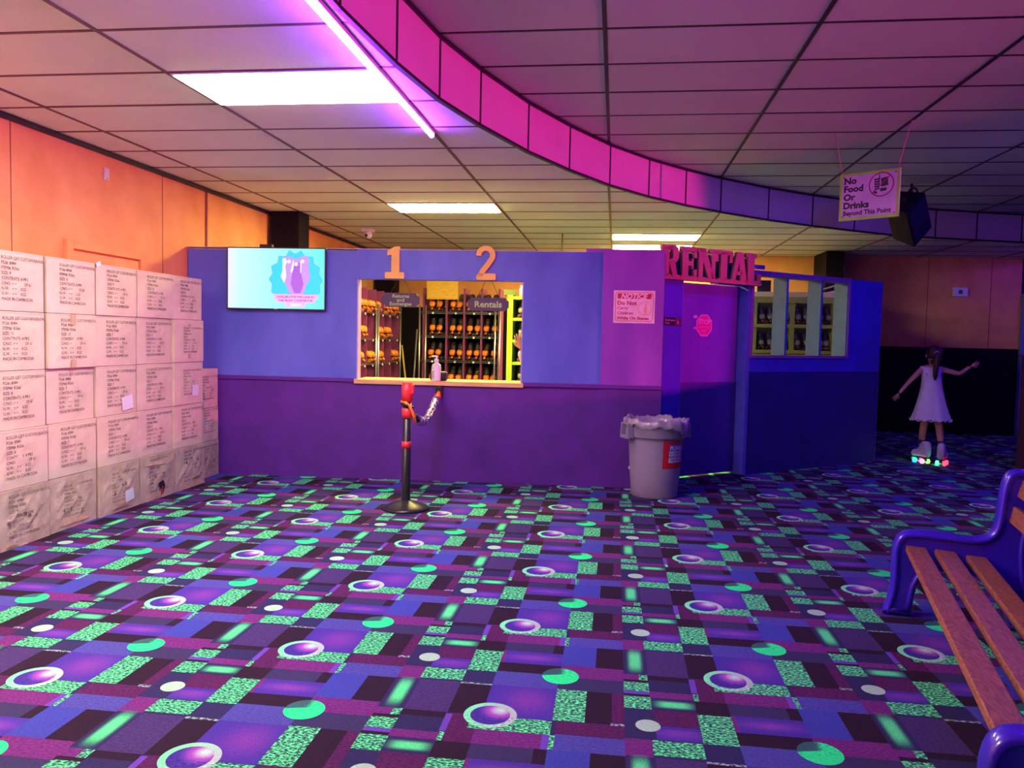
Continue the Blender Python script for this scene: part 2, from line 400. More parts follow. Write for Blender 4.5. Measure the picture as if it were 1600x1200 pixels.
    n = nn(nt, 'ShaderNodeVectorMath', operation='SCALE'); L.new(c, n.inputs[0])
    dirt = mth('MULTIPLY_ADD', n3.outputs['Fac'], .3, .85)
    L.new(mth('MULTIPLY', mth('MAXIMUM', fl, .25), dirt), n.inputs['Scale']); L.new(n.outputs[0], b.inputs['Base Color'])
    bp = nn(nt, 'ShaderNodeBump', i_Strength=.4, i_Distance=.004); L.new(n2.outputs['Fac'], bp.inputs['Height']); L.new(bp.outputs[0], b.inputs['Normal'])
    return M
def make_floor():
    cells = np.array([(a,b,c,d) for a,b,c,d,_,_ in carpet_cells()]); cc = np.array([q[4] for q in carpet_cells()]); tt = np.array([q[5] for q in carpet_cells()])
    X0, X1, Y0, Y1 = WALL_X-.1, 9., -2.5, BACK_Y+.1
    V, UV, C, T = [], [], [], []
    for i in range(math.floor((X0-CX0)/PXC), math.ceil((X1-CX0)/PXC)):
        for j in range(-30, 40):
            ox, oy = CX0+i*PXC, CY0+i*PYC/2+j*PYC
            if oy > Y1 or oy+PYC < Y0: continue
            a, b, c, d = (cells[:, k] for k in range(4))
            xa, xb = np.clip(ox+a, X0, X1), np.clip(ox+b, X0, X1); ya, yb = np.clip(oy+c, Y0, Y1), np.clip(oy+d, Y0, Y1)
            ok = (xb-xa > 1e-5) & (yb-ya > 1e-5)
            q = np.stack([np.stack([xa,ya],1), np.stack([xb,ya],1), np.stack([xb,yb],1), np.stack([xa,yb],1)], 1)[ok]
            V.append(q); UV.append(q-np.array([ox, oy])); C.append(cc[ok]); T.append(tt[ok])
    V = np.concatenate(V); UV = np.concatenate(UV); C = np.concatenate(C); T = np.concatenate(T); n = len(V)
    me = bpy.data.meshes.new('floor'); me.vertices.add(4*n); me.loops.add(4*n); me.polygons.add(n)
    me.vertices.foreach_set('co', np.concatenate([V.reshape(-1,2), np.zeros((4*n,1))], 1).astype(np.float32).ravel())
    me.loops.foreach_set('vertex_index', np.arange(4*n, dtype=np.int32)); me.polygons.foreach_set('loop_start', np.arange(0, 4*n, 4, dtype=np.int32))
    me.update()
    l = me.uv_layers.new(name='cell'); l.data.foreach_set('uv', UV.reshape(-1).astype(np.float32))
    at = me.attributes.new('pattern_color', 'FLOAT_COLOR', 'FACE'); at.data.foreach_set('color', np.concatenate([C, np.ones((n,1))], 1).astype(np.float32).ravel())
    at = me.attributes.new('weave', 'FLOAT', 'FACE'); at.data.foreach_set('value', T.astype(np.float32))
    me.materials.append(carpet_mat()); me.validate()
    o = bpy.data.objects.new('floor', me); COL.objects.link(o); tag(o, kind='structure')
make_floor()

# ================================================================== WALLS of the hall
def struct(name, mb, material, parent=None, **kw):
    o = mb.build(name, material, parent, **kw)
    if parent is None: o['kind'] = 'structure'
    return o
wl = struct('wall_left', MB().box(WALL_X-.12, WALL_X, -2.5, BACK_Y+.12, 0, ZU+.3), ORANGE)
wb = struct('wall_back', MB().box(WALL_X, 6.36, BACK_Y, BACK_Y+.12, 0, ZU+.3), ORANGE)
MB().box(3.4, 6.36, BACK_Y-.012, BACK_Y, 0, 1.39).build('dado', DARK, wb)
MB().box(WALL_X, 3.0, BACK_Y-.012, BACK_Y, 0, 1.90).build('dado', DARK, wb)
for x in (4.95, 5.9): MB().box(x, x+.006, BACK_Y-.004, BACK_Y, 1.4, ZL).build('panel_seam', mat('seam', (.30,.06,.03)), wb)
# doorway at the far right
t1 = struct('trim_1', MB().box(6.36, 6.52, BACK_Y-.10, BACK_Y+.12, 0, 2.27), BLUE)
MB().box(6.52, 9., BACK_Y-.02, BACK_Y+.12, 2.27, ZU+.3).build('wall_over_doorway', ORANGE, wb)
struct('wall_doorway', MB().box(6.52, 9., BACK_Y+.6, BACK_Y+.7, 0, ZU), BLUE)
# rink half wall just outside the frame, only its end shows
hw = struct('wall_half', MB().box(4.60, 4.78, -2.5, 9.78, 0, 1.30), mat('brown_half_wall', (.10,.035,.05), .6))
MB().box(4.57, 4.81, -2.5, 9.80, 1.30, 1.325).build('cap_rail', mat('half_wall_cap', (.14,.05,.06), .5), hw)
# unseen stage spot body; its plate is added to cut the beam's top
sl_ = thing('stage_spot', (8.05, 2.5, 1.5), 'unseen black spotlight body with an added beam cutoff plate, out of frame', 'light')
MB().box(7.50, 8.15, 1.9, 3.1, 1.818, 1.828).build('beam_cutoff_plate', DARK, sl_)
MB().box(8.10, 8.15, 2.2, 2.8, 1.5, 1.818).build('housing', DARK, sl_)
MB().tube([(8.12,2.5,0),(8.12,2.5,1.5)], .02, 8).build('stand', DARK, sl_)
# left wall details
tl = MB(); tl.box(WALL_X, WALL_X+.03, -2.5, BACK_Y, ZL-.035, ZL-.002)
struct('trim_2', tl, BLACKBAR)
d1 = thing('door_1', (WALL_X, 6.08, 0), None, None, kind='structure')
MB().box(WALL_X, WALL_X+.02, 5.66, 6.50, 0, 1.985).build('door_panel', ORANGE, d1, bevel=.004)
for y0, y1, z0, z1 in ((5.575,5.645,0,2.07),(6.515,6.585,0,2.07),(5.645,6.515,2.0,2.07)):
    MB().box(WALL_X, WALL_X+.035, y0, y1, z0, z1).build('door_casing', ORANGE, d1, bevel=.004)
struct('trim_3', MB().tube([(WALL_X+.012, 7.68, 0), (WALL_X+.012, 7.68, ZL-.03)], .011, 8), mat('grey_conduit', (.45,.20,.14), .5))
for y in (5.05, 6.9, 9.6): MB().box(WALL_X, WALL_X+.003, y, y+.006, 0, ZL-.03).build('panel_seam', mat('seam', (.30,.06,.03)), wl)

# ================================================================== CEILINGS
FB = [(-1.30,-2.5),(-1.295,.9),(-1.29,1.55),(-1.285,2.2),(-1.28,2.85),(-1.267,3.50),(-1.21,4.22),(-1.12,4.86),(-.97,5.46),(-.727,6.24),(-.445,6.92),(-.108,7.604),(.276,8.20),(.682,8.71),(1.102,9.16),(1.72,9.74),(2.327,10.21),(2.936,10.63),(3.531,11.02),(4.145,11.28),(4.746,11.49),(5.40,11.69),(6.05,11.85),(6.7,11.98),(7.4,12.08),(9.0,12.2)]
def fcurve(x):
    if x <= FB[0][0]: return -99.
    for (xa, ya), (xb, yb) in zip(FB, FB[1:]):
        if x <= xb: return ya+(yb-ya)*(x-xa)/(xb-xa)
    return FB[-1][1]
def finv(y):
    for (xa, ya), (xb, yb) in zip(FB, FB[1:]):
        if y <= yb: return xa+(xb-xa)*(y-ya)/(yb-ya)
    return 9.
def clip_low(x0, x1, y0, y1):
    """part of a rectangle lying behind the curved fascia"""
    x1 = min(x1, finv(y1))
    if x1-x0 < .02: return None
    xs = sorted({x0, x1}|{q[0] for q in FB if x0 < q[0] < x1}|({finv(y0)} if x0 < finv(y0) < x1 else set()), reverse=True)
    pts = [(x0, y1), (x1, y1)]+[(x, min(y1, max(y0, fcurve(x)))) for x in xs]
    out = []
    for p in pts:
        if not out or (abs(p[0]-out[-1][0])+abs(p[1]-out[-1][1])) > 1e-4: out.append(p)
    if abs(out[0][0]-out[-1][0])+abs(out[0][1]-out[-1][1]) < 1e-4: out.pop()
    return out if len(out) >= 3 else None
def seen(x0, x1, y0, y1, z, mg=170):
    for x in (x0, (x0+x1)/2, x1):
        for y in (y0, y1):
            p = px(x, y, z)
            if p and -mg < p[0] < 1600+mg and -mg < p[1] < 1200: return True
    return False
ceil = struct('ceiling', MB().prism([(WALL_X, BACK_Y)]+[(9., BACK_Y)]+[(x, y) for x, y in reversed(FB)]+[(WALL_X, FB[0][1])], ZL+.03, ZL+.06, 'xy'), TILE)
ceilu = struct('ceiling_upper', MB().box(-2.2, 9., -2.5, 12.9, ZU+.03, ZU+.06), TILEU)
LIGHT_TILES = {(1, 1), (1, 8), (3, 12), (3, 14), (0, -3)}     # column, row of the lower grid
G = .011
for i in range(-1, 9):
    for k in range(-7, 17):
        x0, x1 = LX0+TA*i, LX0+TA*(i+1); y0, y1 = LY0+TB*k, LY0+TB*(k+1)
        x0, y1 = max(x0, WALL_X+.01), min(y1, BACK_Y)
        if (i, k) in LIGHT_TILES or not seen(x0, x1, y0, y1, ZL) or y1-y0 < .1: continue
        if px((x0+x1)/2, (y0+y1)/2, ZL) is None: continue
        p = clip_low(x0+G, x1-G, y0+G, y1-G)
        if p:
            dz = random.uniform(0, .003)
            MB().prism(p, ZL+.004+dz, ZL+.022, 'xy').build('ceiling_tile', TILE, ceil)
for i in range(-1, 10):
    x = LX0+TA*i
    if x < WALL_X: continue
    y0 = max(fcurve(x), -2.5)
    if y0 < BACK_Y-.2: MB().box(x-.012, x+.012, y0, BACK_Y, ZL, ZL+.012).build('grid_bar', TBAR, ceil)
for k in range(-9, 17):
    y = LY0+TB*k
    if y < BACK_Y: MB().box(WALL_X, min(9., finv(y)), y-.0095, y+.0095, ZL+.001, ZL+.012).build('grid_bar', TBAR, ceil)
for i in range(-2, 8):
    for k in range(-11, 13):
        x0, x1 = UX0+TA*i, UX0+TA*(i+1); y0, y1 = UY0+TB*k, UY0+TB*(k+1)
        if fcurve(x1)+.7 < y0 or x1 < -1.35 or not seen(x0, x1, y0, y1, ZU): continue
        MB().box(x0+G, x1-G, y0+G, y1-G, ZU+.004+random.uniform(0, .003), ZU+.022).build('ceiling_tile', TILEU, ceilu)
for i in range(-1, 8):
    x = UX0+TA*i; MB().box(x-.013, x+.013, -2.5, fcurve(x)+.05, ZU, ZU+.012).build('grid_bar', BLACKBAR, ceilu)
for k in range(-12, 13):
    y = UY0+TB*k; MB().box(finv(y)-.05, 9., y-.0095, y+.0095, ZU+.001, ZU+.012).build('grid_bar', BLACKBAR, ceilu)
# curved fascia between the two ceilings
fas = thing('trim_4', (0, 0, ZL), None, None, kind='structure')
for (xa, ya), (xb, yb) in zip(FB[1:-1], FB[2:]):
    a, b = Vector((xa, ya, 0)), Vector((xb, yb, 0)); u = (b-a).normalized(); n_ = Vector((u.y, -u.x, 0)); ln = (b-a).length
    fr = (a, u, n_, Vector((0,0,1)))
    MB(fr).box(.008, ln-.008, -.012, .004, ZL+.012, ZU-.005).build('fascia_panel', FASCIA, fas)
    MB(fr).box(-.008, .008, -.012, .010, ZL, ZU).build('fascia_bar', BLACKBAR, fas)
    MB(fr).box(-.004, ln+.004, -.016, .014, ZL-.006, ZL+.014).build('edge_bar', BLACKBAR, fas)
    MB(fr).box(-.004, ln+.004, -.004, .024, ZU-.018, ZU).build('edge_bar', BLACKBAR, fas)

# ceiling light panels
tw = {(1,1): 'large bright ceiling light panel beside the purple tube', (1,8): 'bright ceiling light panel above the booth number signs',
      (3,12): 'upper of the two light panels above the RENTAL sign', (3,14): 'lower light panel just over the magenta booth wall',
      (0,-3): 'ceiling light panel over the left wall, out of frame'}
TRM = emat('fluorescent_diffuser', TROFFER); TRW = emat('warm_fluorescent_diffuser', TROFFER_WARM)
WHITEMETAL = mat('white_metal', (.75,.72,.68), .4, .04)
for (i, k), lab in tw.items():
    x0, x1 = LX0+TA*i, LX0+TA*(i+1); y0, y1 = LY0+TB*k, LY0+TB*(k+1)
    t = thing('ceiling_light', ((x0+x1)/2, (y0+y1)/2, ZL), lab, 'light', 'ceiling light panels')
    f = MB()
    for a in ((x0+.012,x0+.03,y0+.012,y1-.012),(x1-.03,x1-.012,y0+.012,y1-.012),(x0+.03,x1-.03,y0+.012,y0+.03),(x0+.03,x1-.03,y1-.03,y1-.012)): f.box(*a, ZL-.006, ZL+.028)
    f.build('frame', WHITEMETAL, t)
    MB().box(x0+.03, x1-.03, y0+.03, y1-.03, ZL-.012, ZL+.02).build('diffuser', TRW if k >= 8 else TRM if k > 0 else emat('near_fluorescent_diffuser', TROFFER_NEAR), t)
# purple tube along the ceiling bar
x = LX0+2*TA
t = thing('purple_light_tube', (x, 4.2, ZL), 'glowing purple light tube running along the ceiling', 'light')
MB().box(x-.022, x+.022, 2.72, 5.60, ZL-.022, ZL-.001).build('housing', WHITEMETAL, t, bevel=.004)
MB().tube([(x, 2.74, ZL-.032), (x, 5.585, ZL-.032)], .017, 12).build('tube', emat('purple_tube_glow', UV_TUBE), t)
for y in (2.725, 5.59): MB().tube([(x, y-.012, ZL-.032), (x, y+.012, ZL-.032)], .018, 12).build('end_cap', mat('tube_cap', (.5,.4,.6), .4), t)
# blacklight tubes on the upper ceiling
BLM = emat('blacklight_tube_glow', BLACKLIGHT)
for x, y, ln, lab in ((1.35, 3.0, 1.2, 'blacklight tube on the dark ceiling, just above the frame'), (4.3, 7.6, 1.2, 'blacklight tube on the dark ceiling, right of the frame'),
                      (6.6, 12.6, 1.2, 'blacklight tube over the far doorway'), (.9, -.6, 1.2, 'blacklight tube behind the viewer'), (3.6, 1.6, 1.2, 'blacklight tube above the wooden bench')):
    z = ZU if y < 12 else ZL
    t = thing('blacklight', (x, y, z), lab, 'light', 'blacklight tubes')
    MB().box(x-.03, x+.03, y-ln/2, y+ln/2, z-.035, z-.001).box(x-.09, x+.09, y-ln/2, y+ln/2, z-.038, z-.035).box(x-.09, x-.086, y-ln/2, y+ln/2, z-.06, z-.038).box(x+.086, x+.09, y-ln/2, y+ln/2, z-.06, z-.038).build('housing', mat('black_housing', (.02,.02,.03), .5), t)  # wide reflector and side lips added to keep tube light off the ceiling
    MB().tube([(x, y-ln/2+.03, z-.055), (x, y+ln/2-.03, z-.055)], .018, 10).build('tube', BLM if x != 4.3 else emat('strong_blacklight_glow', BLACKLIGHT_STRONG), t)
    for yy in (y-ln/2+.015, y+ln/2-.015): MB().box(x-.02, x+.02, yy-.015, yy+.015, z-.08, z-.03).build('socket', mat('black_housing', (.02,.02,.03)), t)

# ================================================================== RENTAL BOOTH
WT = .11                                    # wall thickness
O0, O1, OZ0, OZ1 = -2.478, -.88, .945, 1.925   # opening
bf = struct('wall_booth_front', MB(FRONT).box(-4.155, O0, 0, WT, .955, 2.19), BLUE)
TOPF = 2.205
MB(FRONT).box(O0, O1, 0, WT, OZ1, TOPF).build('wall_panel', BLUE, bf)
MB(FRONT).box(O1, -.14, 0, WT, .955, TOPF).build('wall_panel', BLUE, bf)
MB(FRONT).box(-.14, .43, -.022, WT, .955, TOPF+.005).build('wall_panel', MAGENTA_PLY, bf)
MB(FRONT).box(-4.155, -.14, 0, WT, 0, .955).build('dado', PURPLE_DADO, bf)
MB(FRONT).box(-.14, .43, -.012, WT, 0, .955).build('dado', PURPLE_DADO, bf)
MB(FRONT).box(-4.155, O0-.02, -.02, 0, .935, .972).build('dado_rail', PURPLE_DADO, bf, bevel=.004)
MB(FRONT).box(O1+.01, .43, -.032, -.0, .935, .972).build('dado_rail', PURPLE_DADO, bf, bevel=.004)
MB(FRONT).box(-.30, .43, .02, WT+.03, TOPF, TOPF+.035).build('top_cap', MAGENTA_PLY, bf)
MB(FRONT).box(-4.155, -.30, -.004, WT+.004, TOPF, TOPF+.008).build('top_cap', mat('raw_edge', (.55,.42,.55), .7), bf)
JAMB = mat('pale_jamb_paint', (.45,.36,.70), .5)
MB(FRONT).box(O0, O0+.012, .002, WT, OZ0, OZ1-.002).build('opening_jamb', JAMB, bf)
MB(FRONT).box(O1-.012, O1, .002, WT, OZ0, OZ1-.002).build('opening_jamb', JAMB, bf)
# return and oblique wall
rt = struct('wall_booth_return', MB().prism([(.33,7.68),(.435,7.56),(.447,7.852),(.35,7.90)], 0, 2.2, 'xy'), BLUE)
br = struct('wall_booth_side', MB(RIGHT).box(-1.175, -.94, 0, WT, 0, 2.14), SIDEBLUE)
MB(RIGHT).box(-.46, 0., 0, WT, 1.985, 2.045).build('door_header', SIDEBLUE, br)
MB(RIGHT).box(-1.29, -.02, -.012, 0, 2.03, 2.262).build('sign_board', SIDEBLUE, br)
MB(RIGHT).box(-.94, 0., 0, WT, 2.045, 2.145).build('door_header', SIDEBLUE, br)
MB(RIGHT).box(0., 1.66, 0, WT, 1.09, 1.25).build('wall_panel', SIDEBLUE, br)
MB(RIGHT).box(1.66, 2.262, 0, WT, 1.09, 2.15).build('wall_panel', SIDEBLUE, br)
MB(RIGHT).box(0, 2.262, 0, WT, 0, 1.09).build('dado', NAVY_DADO, br)
MB(RIGHT).box(-.012, .035, -.005, WT+.07, 0, 2.0).build('door_jamb', mat('jamb_blue', (.12,.12,.66), .45), br)
MB(RIGHT).box(-.945, -.93, -.002, WT+.07, 0, 2.0).build('door_jamb', BLUE, br)
struct('wall_booth_end', MB().prism([(3.13,10.02),(3.05,10.10),(2.96,12.8),(3.06,12.8)], 0, 2.15, 'xy'), SIDEBLUE)
# window with three deep posts and acrylic panes
w1 = thing('window_1', tuple(RIGHT[0]+RU*.8+Vector((0,0,1.25))), None, None, kind='structure')
WF = mat('window_frame_paint', (.30,.10,.40), .5)
for a in ((0.02,1.66,2.105,2.155),(0.02,1.66,1.235,1.268)): MB(RIGHT).box(a[0], a[1], -.014, WT+.03, a[2], a[3]).build('window_frame', WF, w1)
for a in ((.02,.062),(1.632,1.665)): MB(RIGHT).box(a[0], a[1], -.014, .02, 1.268, 2.105).build('window_frame', WF, w1)
POST = mat('blue_post_paint', (.06,.14,.46), .5)
for s_ in (.575, 1.15, 1.618): MB(RIGHT).box(s_, s_+.034, 0., .18, 1.268, 2.105).build('window_post', POST, w1)
for a, b in ((.062,.575),(.609,1.15),(1.184,1.618)): MB(RIGHT).box(a, b, .006, .010, 1.268, 2.105).build('window_pane', GLASS, w1)
# door
d2 = thing('door_2', tuple(RIGHT[0]+RU*-.47+RN*.13), None, None, kind='structure')
MB(RIGHT).box(-.925, -.014, .13, .17, .022, 1.985).build('door_panel', mat('violet_door_paint', (.17,.06,.60), .5, .15, 3., .15, 40., c2=(.22,.09,.66), stretch=(1,1,.25)), d2)
MB(RIGHT).box(-.925, -.014, .124, .17, .022, .98).build('door_shade_sheet', mat('violet_door_shade', (.07,.03,.36), .5), d2)  # darker sheet puts the spot's lower light edge into the door colour
sp = thing('stop_sticker', tuple(RIGHT[0]+RU*-.5+RN*.12+Vector((0,0,1.5))), 'pink octagonal STOP employees only sticker on the violet door', 'sign')
cx_, cz_ = -.505, 1.563; DOORF = (RIGHT[0]+RN*.13, RU, RN, RIGHT[3])
oc = lambda r: [(cx_+r*.98*math.cos(math.pi/8+k*math.pi/4), cz_+r*math.sin(math.pi/8+k*math.pi/4)) for k in range(8)]
MB(DOORF).prism(oc(.121), -.004, -.001).build('border', mat('pink_white', (.95,.45,.85), .5), sp)
MB(DOORF).flat(oc(.105), -.0045).build('face', mat('hot_pink', (.85,.03,.32), .5), sp)
MB(DOORF).text('STOP', .07, cx_, cz_+.012, -.0052, 'CENTER', .002).text('EMPLOYEES', .028, cx_, cz_-.03, -.0052, 'CENTER').text('ONLY', .032, cx_, cz_-.065, -.0052, 'CENTER').build('lettering', mat('pink_letter', (1,.6,.9), .5), sp)
MB(DOORF).box(cx_-.15, cx_-.10, -.003, -.001, cz_+.07, cz_+.10).build('tape_scrap', PAPER, sp)
MB(DOORF).box(cx_-.145, cx_-.115, -.003, -.001, cz_-.04, cz_-.02).build('tape_scrap', PAPER, sp)
es = thing('employee_sign', tuple(RIGHT[0]+RU*-1.06+Vector((0,0,1.55))), 'small black Employees Only plate left of the violet door', 'sign')
MB(RIGHT).box(-1.172, -.952, -.006, 0, 1.545, 1.625).build('plate', BLACKPLASTIC, es)
MB(RIGHT).text('Employees', .03, -1.162, 1.59, -.0066).text('Only', .03, -1.162, 1.56, -.0066).build('lettering', PAPER, es)
MB(RIGHT).stroke([(-1.02,1.555),(-.965,1.555),(-.965,1.617),(-1.02,1.617),(-1.02,1.555)], .004, -.0066, -.006).disc((-.993,1.602), .007, -.0068, 12).flat([(-1.006,1.564),(-.98,1.564),(-.984,1.592),(-1.002,1.592)], -.0068).build('symbol', mat('pink_mark', (.8,.25,.4), .5), es)

# posts of the hall (structure)
struct('pillar', MB().box(-4.10, -3.76, 9.1, 9.42, 0, ZL), DARK)
struct('pillar', MB().box(3.17, 3.43, 12.85, BACK_Y-.015, 0, ZL), DARK)
struct('pillar', MB().box(-4.12, -3.79, 13.3, BACK_Y-.015, 0, ZL), DARK)

# counter
ct = thing('counter', (-1.68, 7.5, .92), 'pine wood service counter in the booth opening', 'counter')
for a, b in ((-2.492, -1.42), (-1.418, -.862)):
    MB(FRONT).box(a, b, -.035, .42, .922, .965).build('counter_board', WOODTOP, ct, bevel=.004)

# ---------------------------------------------------------------- television
tv = thing('television', (-3.25, 7.3, 1.6), 'flat television on the booth wall showing a cyan starburst advert', 'television')
T0, T1, TZ0, TZ1 = -3.735, -2.768, 1.612, 2.206
MB(FRONT).box(T0, T1, -.065, -.03, TZ0, TZ1).build('bezel', BLACKPLASTIC, tv, bevel=.004)
MB(FRONT).box(T0+.3, T1-.3, -.03, 0, TZ0+.15, TZ1-.1).build('wall_bracket', BLACKPLASTIC, tv)
MB(FRONT).box(-3.42, -3.30, -.05, 0, TZ1, TZ1+.03).build('cable_box', BLACKPLASTIC, tv)
def screen_mat():
    M = bpy.data.materials.new('screen_glow'); M.use_nodes = True; nt = M.node_tree; L = nt.links; b = nt.nodes['Principled BSDF']
    tc = nn(nt, 'ShaderNodeTexCoord'); s = nn(nt, 'ShaderNodeSeparateXYZ'); L.new(tc.outputs['Object'], s.inputs[0])
    r = nn(nt, 'ShaderNodeValToRGB'); mp = nn(nt, 'ShaderNodeMapRange', i_1=-.48, i_2=.48); L.new(s.outputs[0], mp.inputs[0]); L.new(mp.outputs[0], r.inputs[0])
    el = r.color_ramp.elements; el[0].color = (.92,.85,1,1); el[1].color = (.10,.90,.86,1)
    e = el.new(.12); e.color = (.62,1,.98,1); e = el.new(.6); e.color = (.30,1,.96,1)
    L.new(r.outputs[0], b.inputs['Emission Color']); b.inputs['Emission Strength'].default_value = 1.0; b.inputs['Base Color'].default_value = (.05,.05,.05,1); b.inputs['Roughness'].default_value = .3
    return M
scr = MB(FRONT).box(T0+.01, T1-.01, -.0665, -.065, TZ0+.012, TZ1-.01).build('screen', screen_mat(), tv)
SF = -.0675
def S(x, y): return (T0+.01+(x-165)/1265*(T1-T0-.02), TZ1-.01-(y-165)/745*(TZ1-TZ0-.022))
star = [(970,190),(1050,235),(1130,190),(1175,265),(1280,265),(1288,350),(1370,400),(1350,475),(1405,550),(1360,615),(1375,700),(1350,725),(770,725),(740,705),(752,610),(708,545),(755,475),(738,385),(820,345),(835,262),(930,262)]
MB(FRONT).flat([S(*p) for p in star], SF).build('starburst', emat('screen_cyan', (.03,.62,.88), 1.), scr)
MB(FRONT).stroke([S(*p) for p in star+star[:1]], .004, SF-.0006, SF-.0002).build('starburst_outline', emat('screen_teal', (.02,.35,.50), 1.), scr)
hand = [(885,270),(1000,262),(1030,300),(1060,280),(1110,285),(1125,255),(1200,252),(1228,300),(1230,440),(1248,500),(1230,560),(1195,620),(1170,700),(1140,730),(1010,730),(960,690),(930,610),(880,560),(857,510),(880,450)]
MB(FRONT).flat([S(*p) for p in hand], SF-.001).build('hand_picture', emat('screen_lilac', (.50,.30,.80), 1.), scr)
MB(FRONT).flat([S(*p) for p in [(1050,340),(1110,340),(1130,480),(1160,600),(1120,715),(1040,715),(990,600),(1010,470)]], SF-.0014).build('hand_shade', emat('screen_violet', (.36,.12,.62), 1.), scr)
for q in ([(1018,310),(1032,310),(1024,430),(1000,470),(990,445)],[(1118,330),(1130,320),(1128,450),(1115,470)],[(885,290),(925,280),(945,330),(920,380),(935,500),(910,590),(862,510),(885,440)]): MB(FRONT).flat([S(*p) for p in q], SF-.0016).build('finger_gap', emat('screen_pale', (.62,.80,.98), 1.), scr)
for cx, cy in ((970,325),(1062,358),(1145,320)): MB(FRONT).disc(S(cx, cy), .016, SF-.002, 14).build('finger_light', emat('screen_white', (1,1,1), 1.2), scr)
ban = [(770,728),(1345,728),(1345,790),(1310,795),(1310,830),(1185,832),(1180,888),(930,888),(925,832),(805,832),(805,795),(770,790)]
MB(FRONT).flat([S(*p) for p in ban], SF-.0012).build('banner', emat('screen_pink', (.90,.45,.80), 1.), scr)
mb = MB(FRONT)
for s_, yy in (('AVAILABLE FOR PURCHASE AT', 775), ('THE FRONT COUNTER FOR', 820)):
    mb.text(s_, .030, *S(1058, yy), SF-.002, 'CENTER', .0006, sx=.88)
mb.build('lettering', emat('screen_ink', (.12,.01,.18), 1.), scr)
MB(FRONT).flat([S(*p) for p in [(985,850),(1125,850),(1118,872),(1000,874)]], SF-.002).build('price_glare', emat('screen_white', (1,1,1)), scr)
MB(FRONT).box(-3.27, -3.235, -.0675, -.065, TZ0+.004, TZ0+.009).build('logo', PAPER, tv)

# ---------------------------------------------------------------- numerals over the opening
NUM = mat('orange_numeral_paint', (.95,.56,.12), .5, .06)
def numeral(name, cx, lab):
    t = thing(name, tuple(FRONT[0]+BU*cx+Vector((0,0,1.93))), lab, 'sign', 'numerals over the booth opening')
    return t
t = numeral('number_sign', -2.11, 'orange numeral one over the left half of the opening')
one = [(-.085,0),(.085,0),(.092,.012),(.092,.048),(.085,.06),(.046,.06),(.046,.292),(.036,.302),(.004,.302),(-.07,.262),(-.07,.215),(-.03,.222),(-.03,.06),(-.085,.06),(-.092,.048),(-.092,.012)]
MB(FRONT).prism([(-2.112+x, 1.932+z) for x, z in one], -.03, -.001).build('numeral', NUM, t)
t = numeral('number_sign', -1.235, 'orange numeral two over the right half of the opening')
arc = [(-1.242+.066*math.cos(a), 2.163+.066*math.sin(a)) for a in [math.radians(d) for d in range(185, -50, -15)]]
mb = MB(FRONT); mb.stroke(arc+[(-1.222,2.075),(-1.262,2.025),(-1.285,1.985),(-1.288,1.965)], .05, -.03, -.001)
mb.prism([(-1.325,1.932),(-1.15,1.932),(-1.145,1.94),(-1.145,1.985),(-1.15,1.992),(-1.312,1.992),(-1.33,1.96)], -.03, -.001); mb.build('numeral', NUM, t)

# ---------------------------------------------------------------- RENTAL letters over the door
rs = thing('rental_sign', tuple(RIGHT[0]+RU*-.55+RN*-.08+Vector((0,0,2.0))), 'big RENTAL slab letters over the violet door', 'sign')
RENT = mat('rental_letter_paint', (.48,.22,.14), .5, .06); RBACK = mat('rental_back_paint', (.04,.02,.22), .5)
def slab(mb, ch, x, w, z, h, a0, a1):
    st, sf = .062, .05                         # stem width, serif height
    B = lambda xa, xb, za, zb: mb.box(x+xa*w, x+xb*w, a0, a1, z+za*h, z+zb*h)
    P = lambda pts: mb.prism([(x+q[0]*w, z+q[1]*h) for q in pts], a0, a1)
    if ch == 'R':
        B(.06,.42,.1,.92); B(0,.52,0,.15); B(0,.6,.86,1)
        P([(.40,1),(.74,1),(.9,.93),(.95,.8),(.93,.62),(.84,.53),(.74,.49),(.42,.47),(.42,.58),(.58,.6),(.62,.66),(.62,.82),(.58,.87),(.40,.87)])
        P([(.42,.52),(.74,.52),(.86,.15),(1.,.15),(1.,0),(.68,0),(.58,.16)])
    elif ch == 'E':
        B(.08,.46,.1,.9); B(0,.98,.86,1); B(0,1,0,.14); B(.46,.74,.44,.58); B(.68,.78,.36,.66); B(.80,.98,.68,.9); B(.80,1,.1,.34)
    elif ch == 'N':
        B(.06,.28,.1,.9); B(0,.42,0,.14); B(0,.38,.88,1); B(.74,.94,.1,.9); B(.62,1.,.88,1)
        P([(.04,1),(.40,1),(.96,.0),(.66,0)])
    elif ch == 'T':
        B(.32,.70,.1,.95); B(.18,.84,0,.14); B(0,1,.87,1); B(0,.16,.64,.92); B(.84,1,.64,.92)
    elif ch == 'A':
        P([(.36,1),(.72,1),(.98,.12),(.62,.12),(.5,.68),(.30,.12),(.08,.12)]); B(0,.38,0,.14); B(.56,1.04,0,.14); B(.3,.7,.28,.40)
    elif ch == 'L':
        B(.12,.54,.1,.92); B(0,.66,.87,1); B(0,1,0,.14); B(.80,1,.1,.36)
LET = [('R',-1.31,.235),('E',-1.06,.21),('N',-.84,.255),('T',-.60,.235),('A',-.385,.24),('L',-.165,.225)]
for ch, x, w_ in LET:
    mb = MB(RIGHT); slab(mb, ch, x+.03, w_, 1.985, .325, -.055, -.03); o_ = mb.build('backing_letter', RBACK, rs)
    mb = MB(RIGHT); slab(mb, ch, x, w_, 1.985, .325, -.095, -.06); mb.build('letter', RENT, rs)
MB(RIGHT).box(-1.30, .10, -.058, -.028, 1.985, 2.03).build('backing_rail', RBACK, rs)
MB(RIGHT).box(-1.31, .075, -.092, -.062, 1.985, 2.022).build('front_rail', RENT, rs)
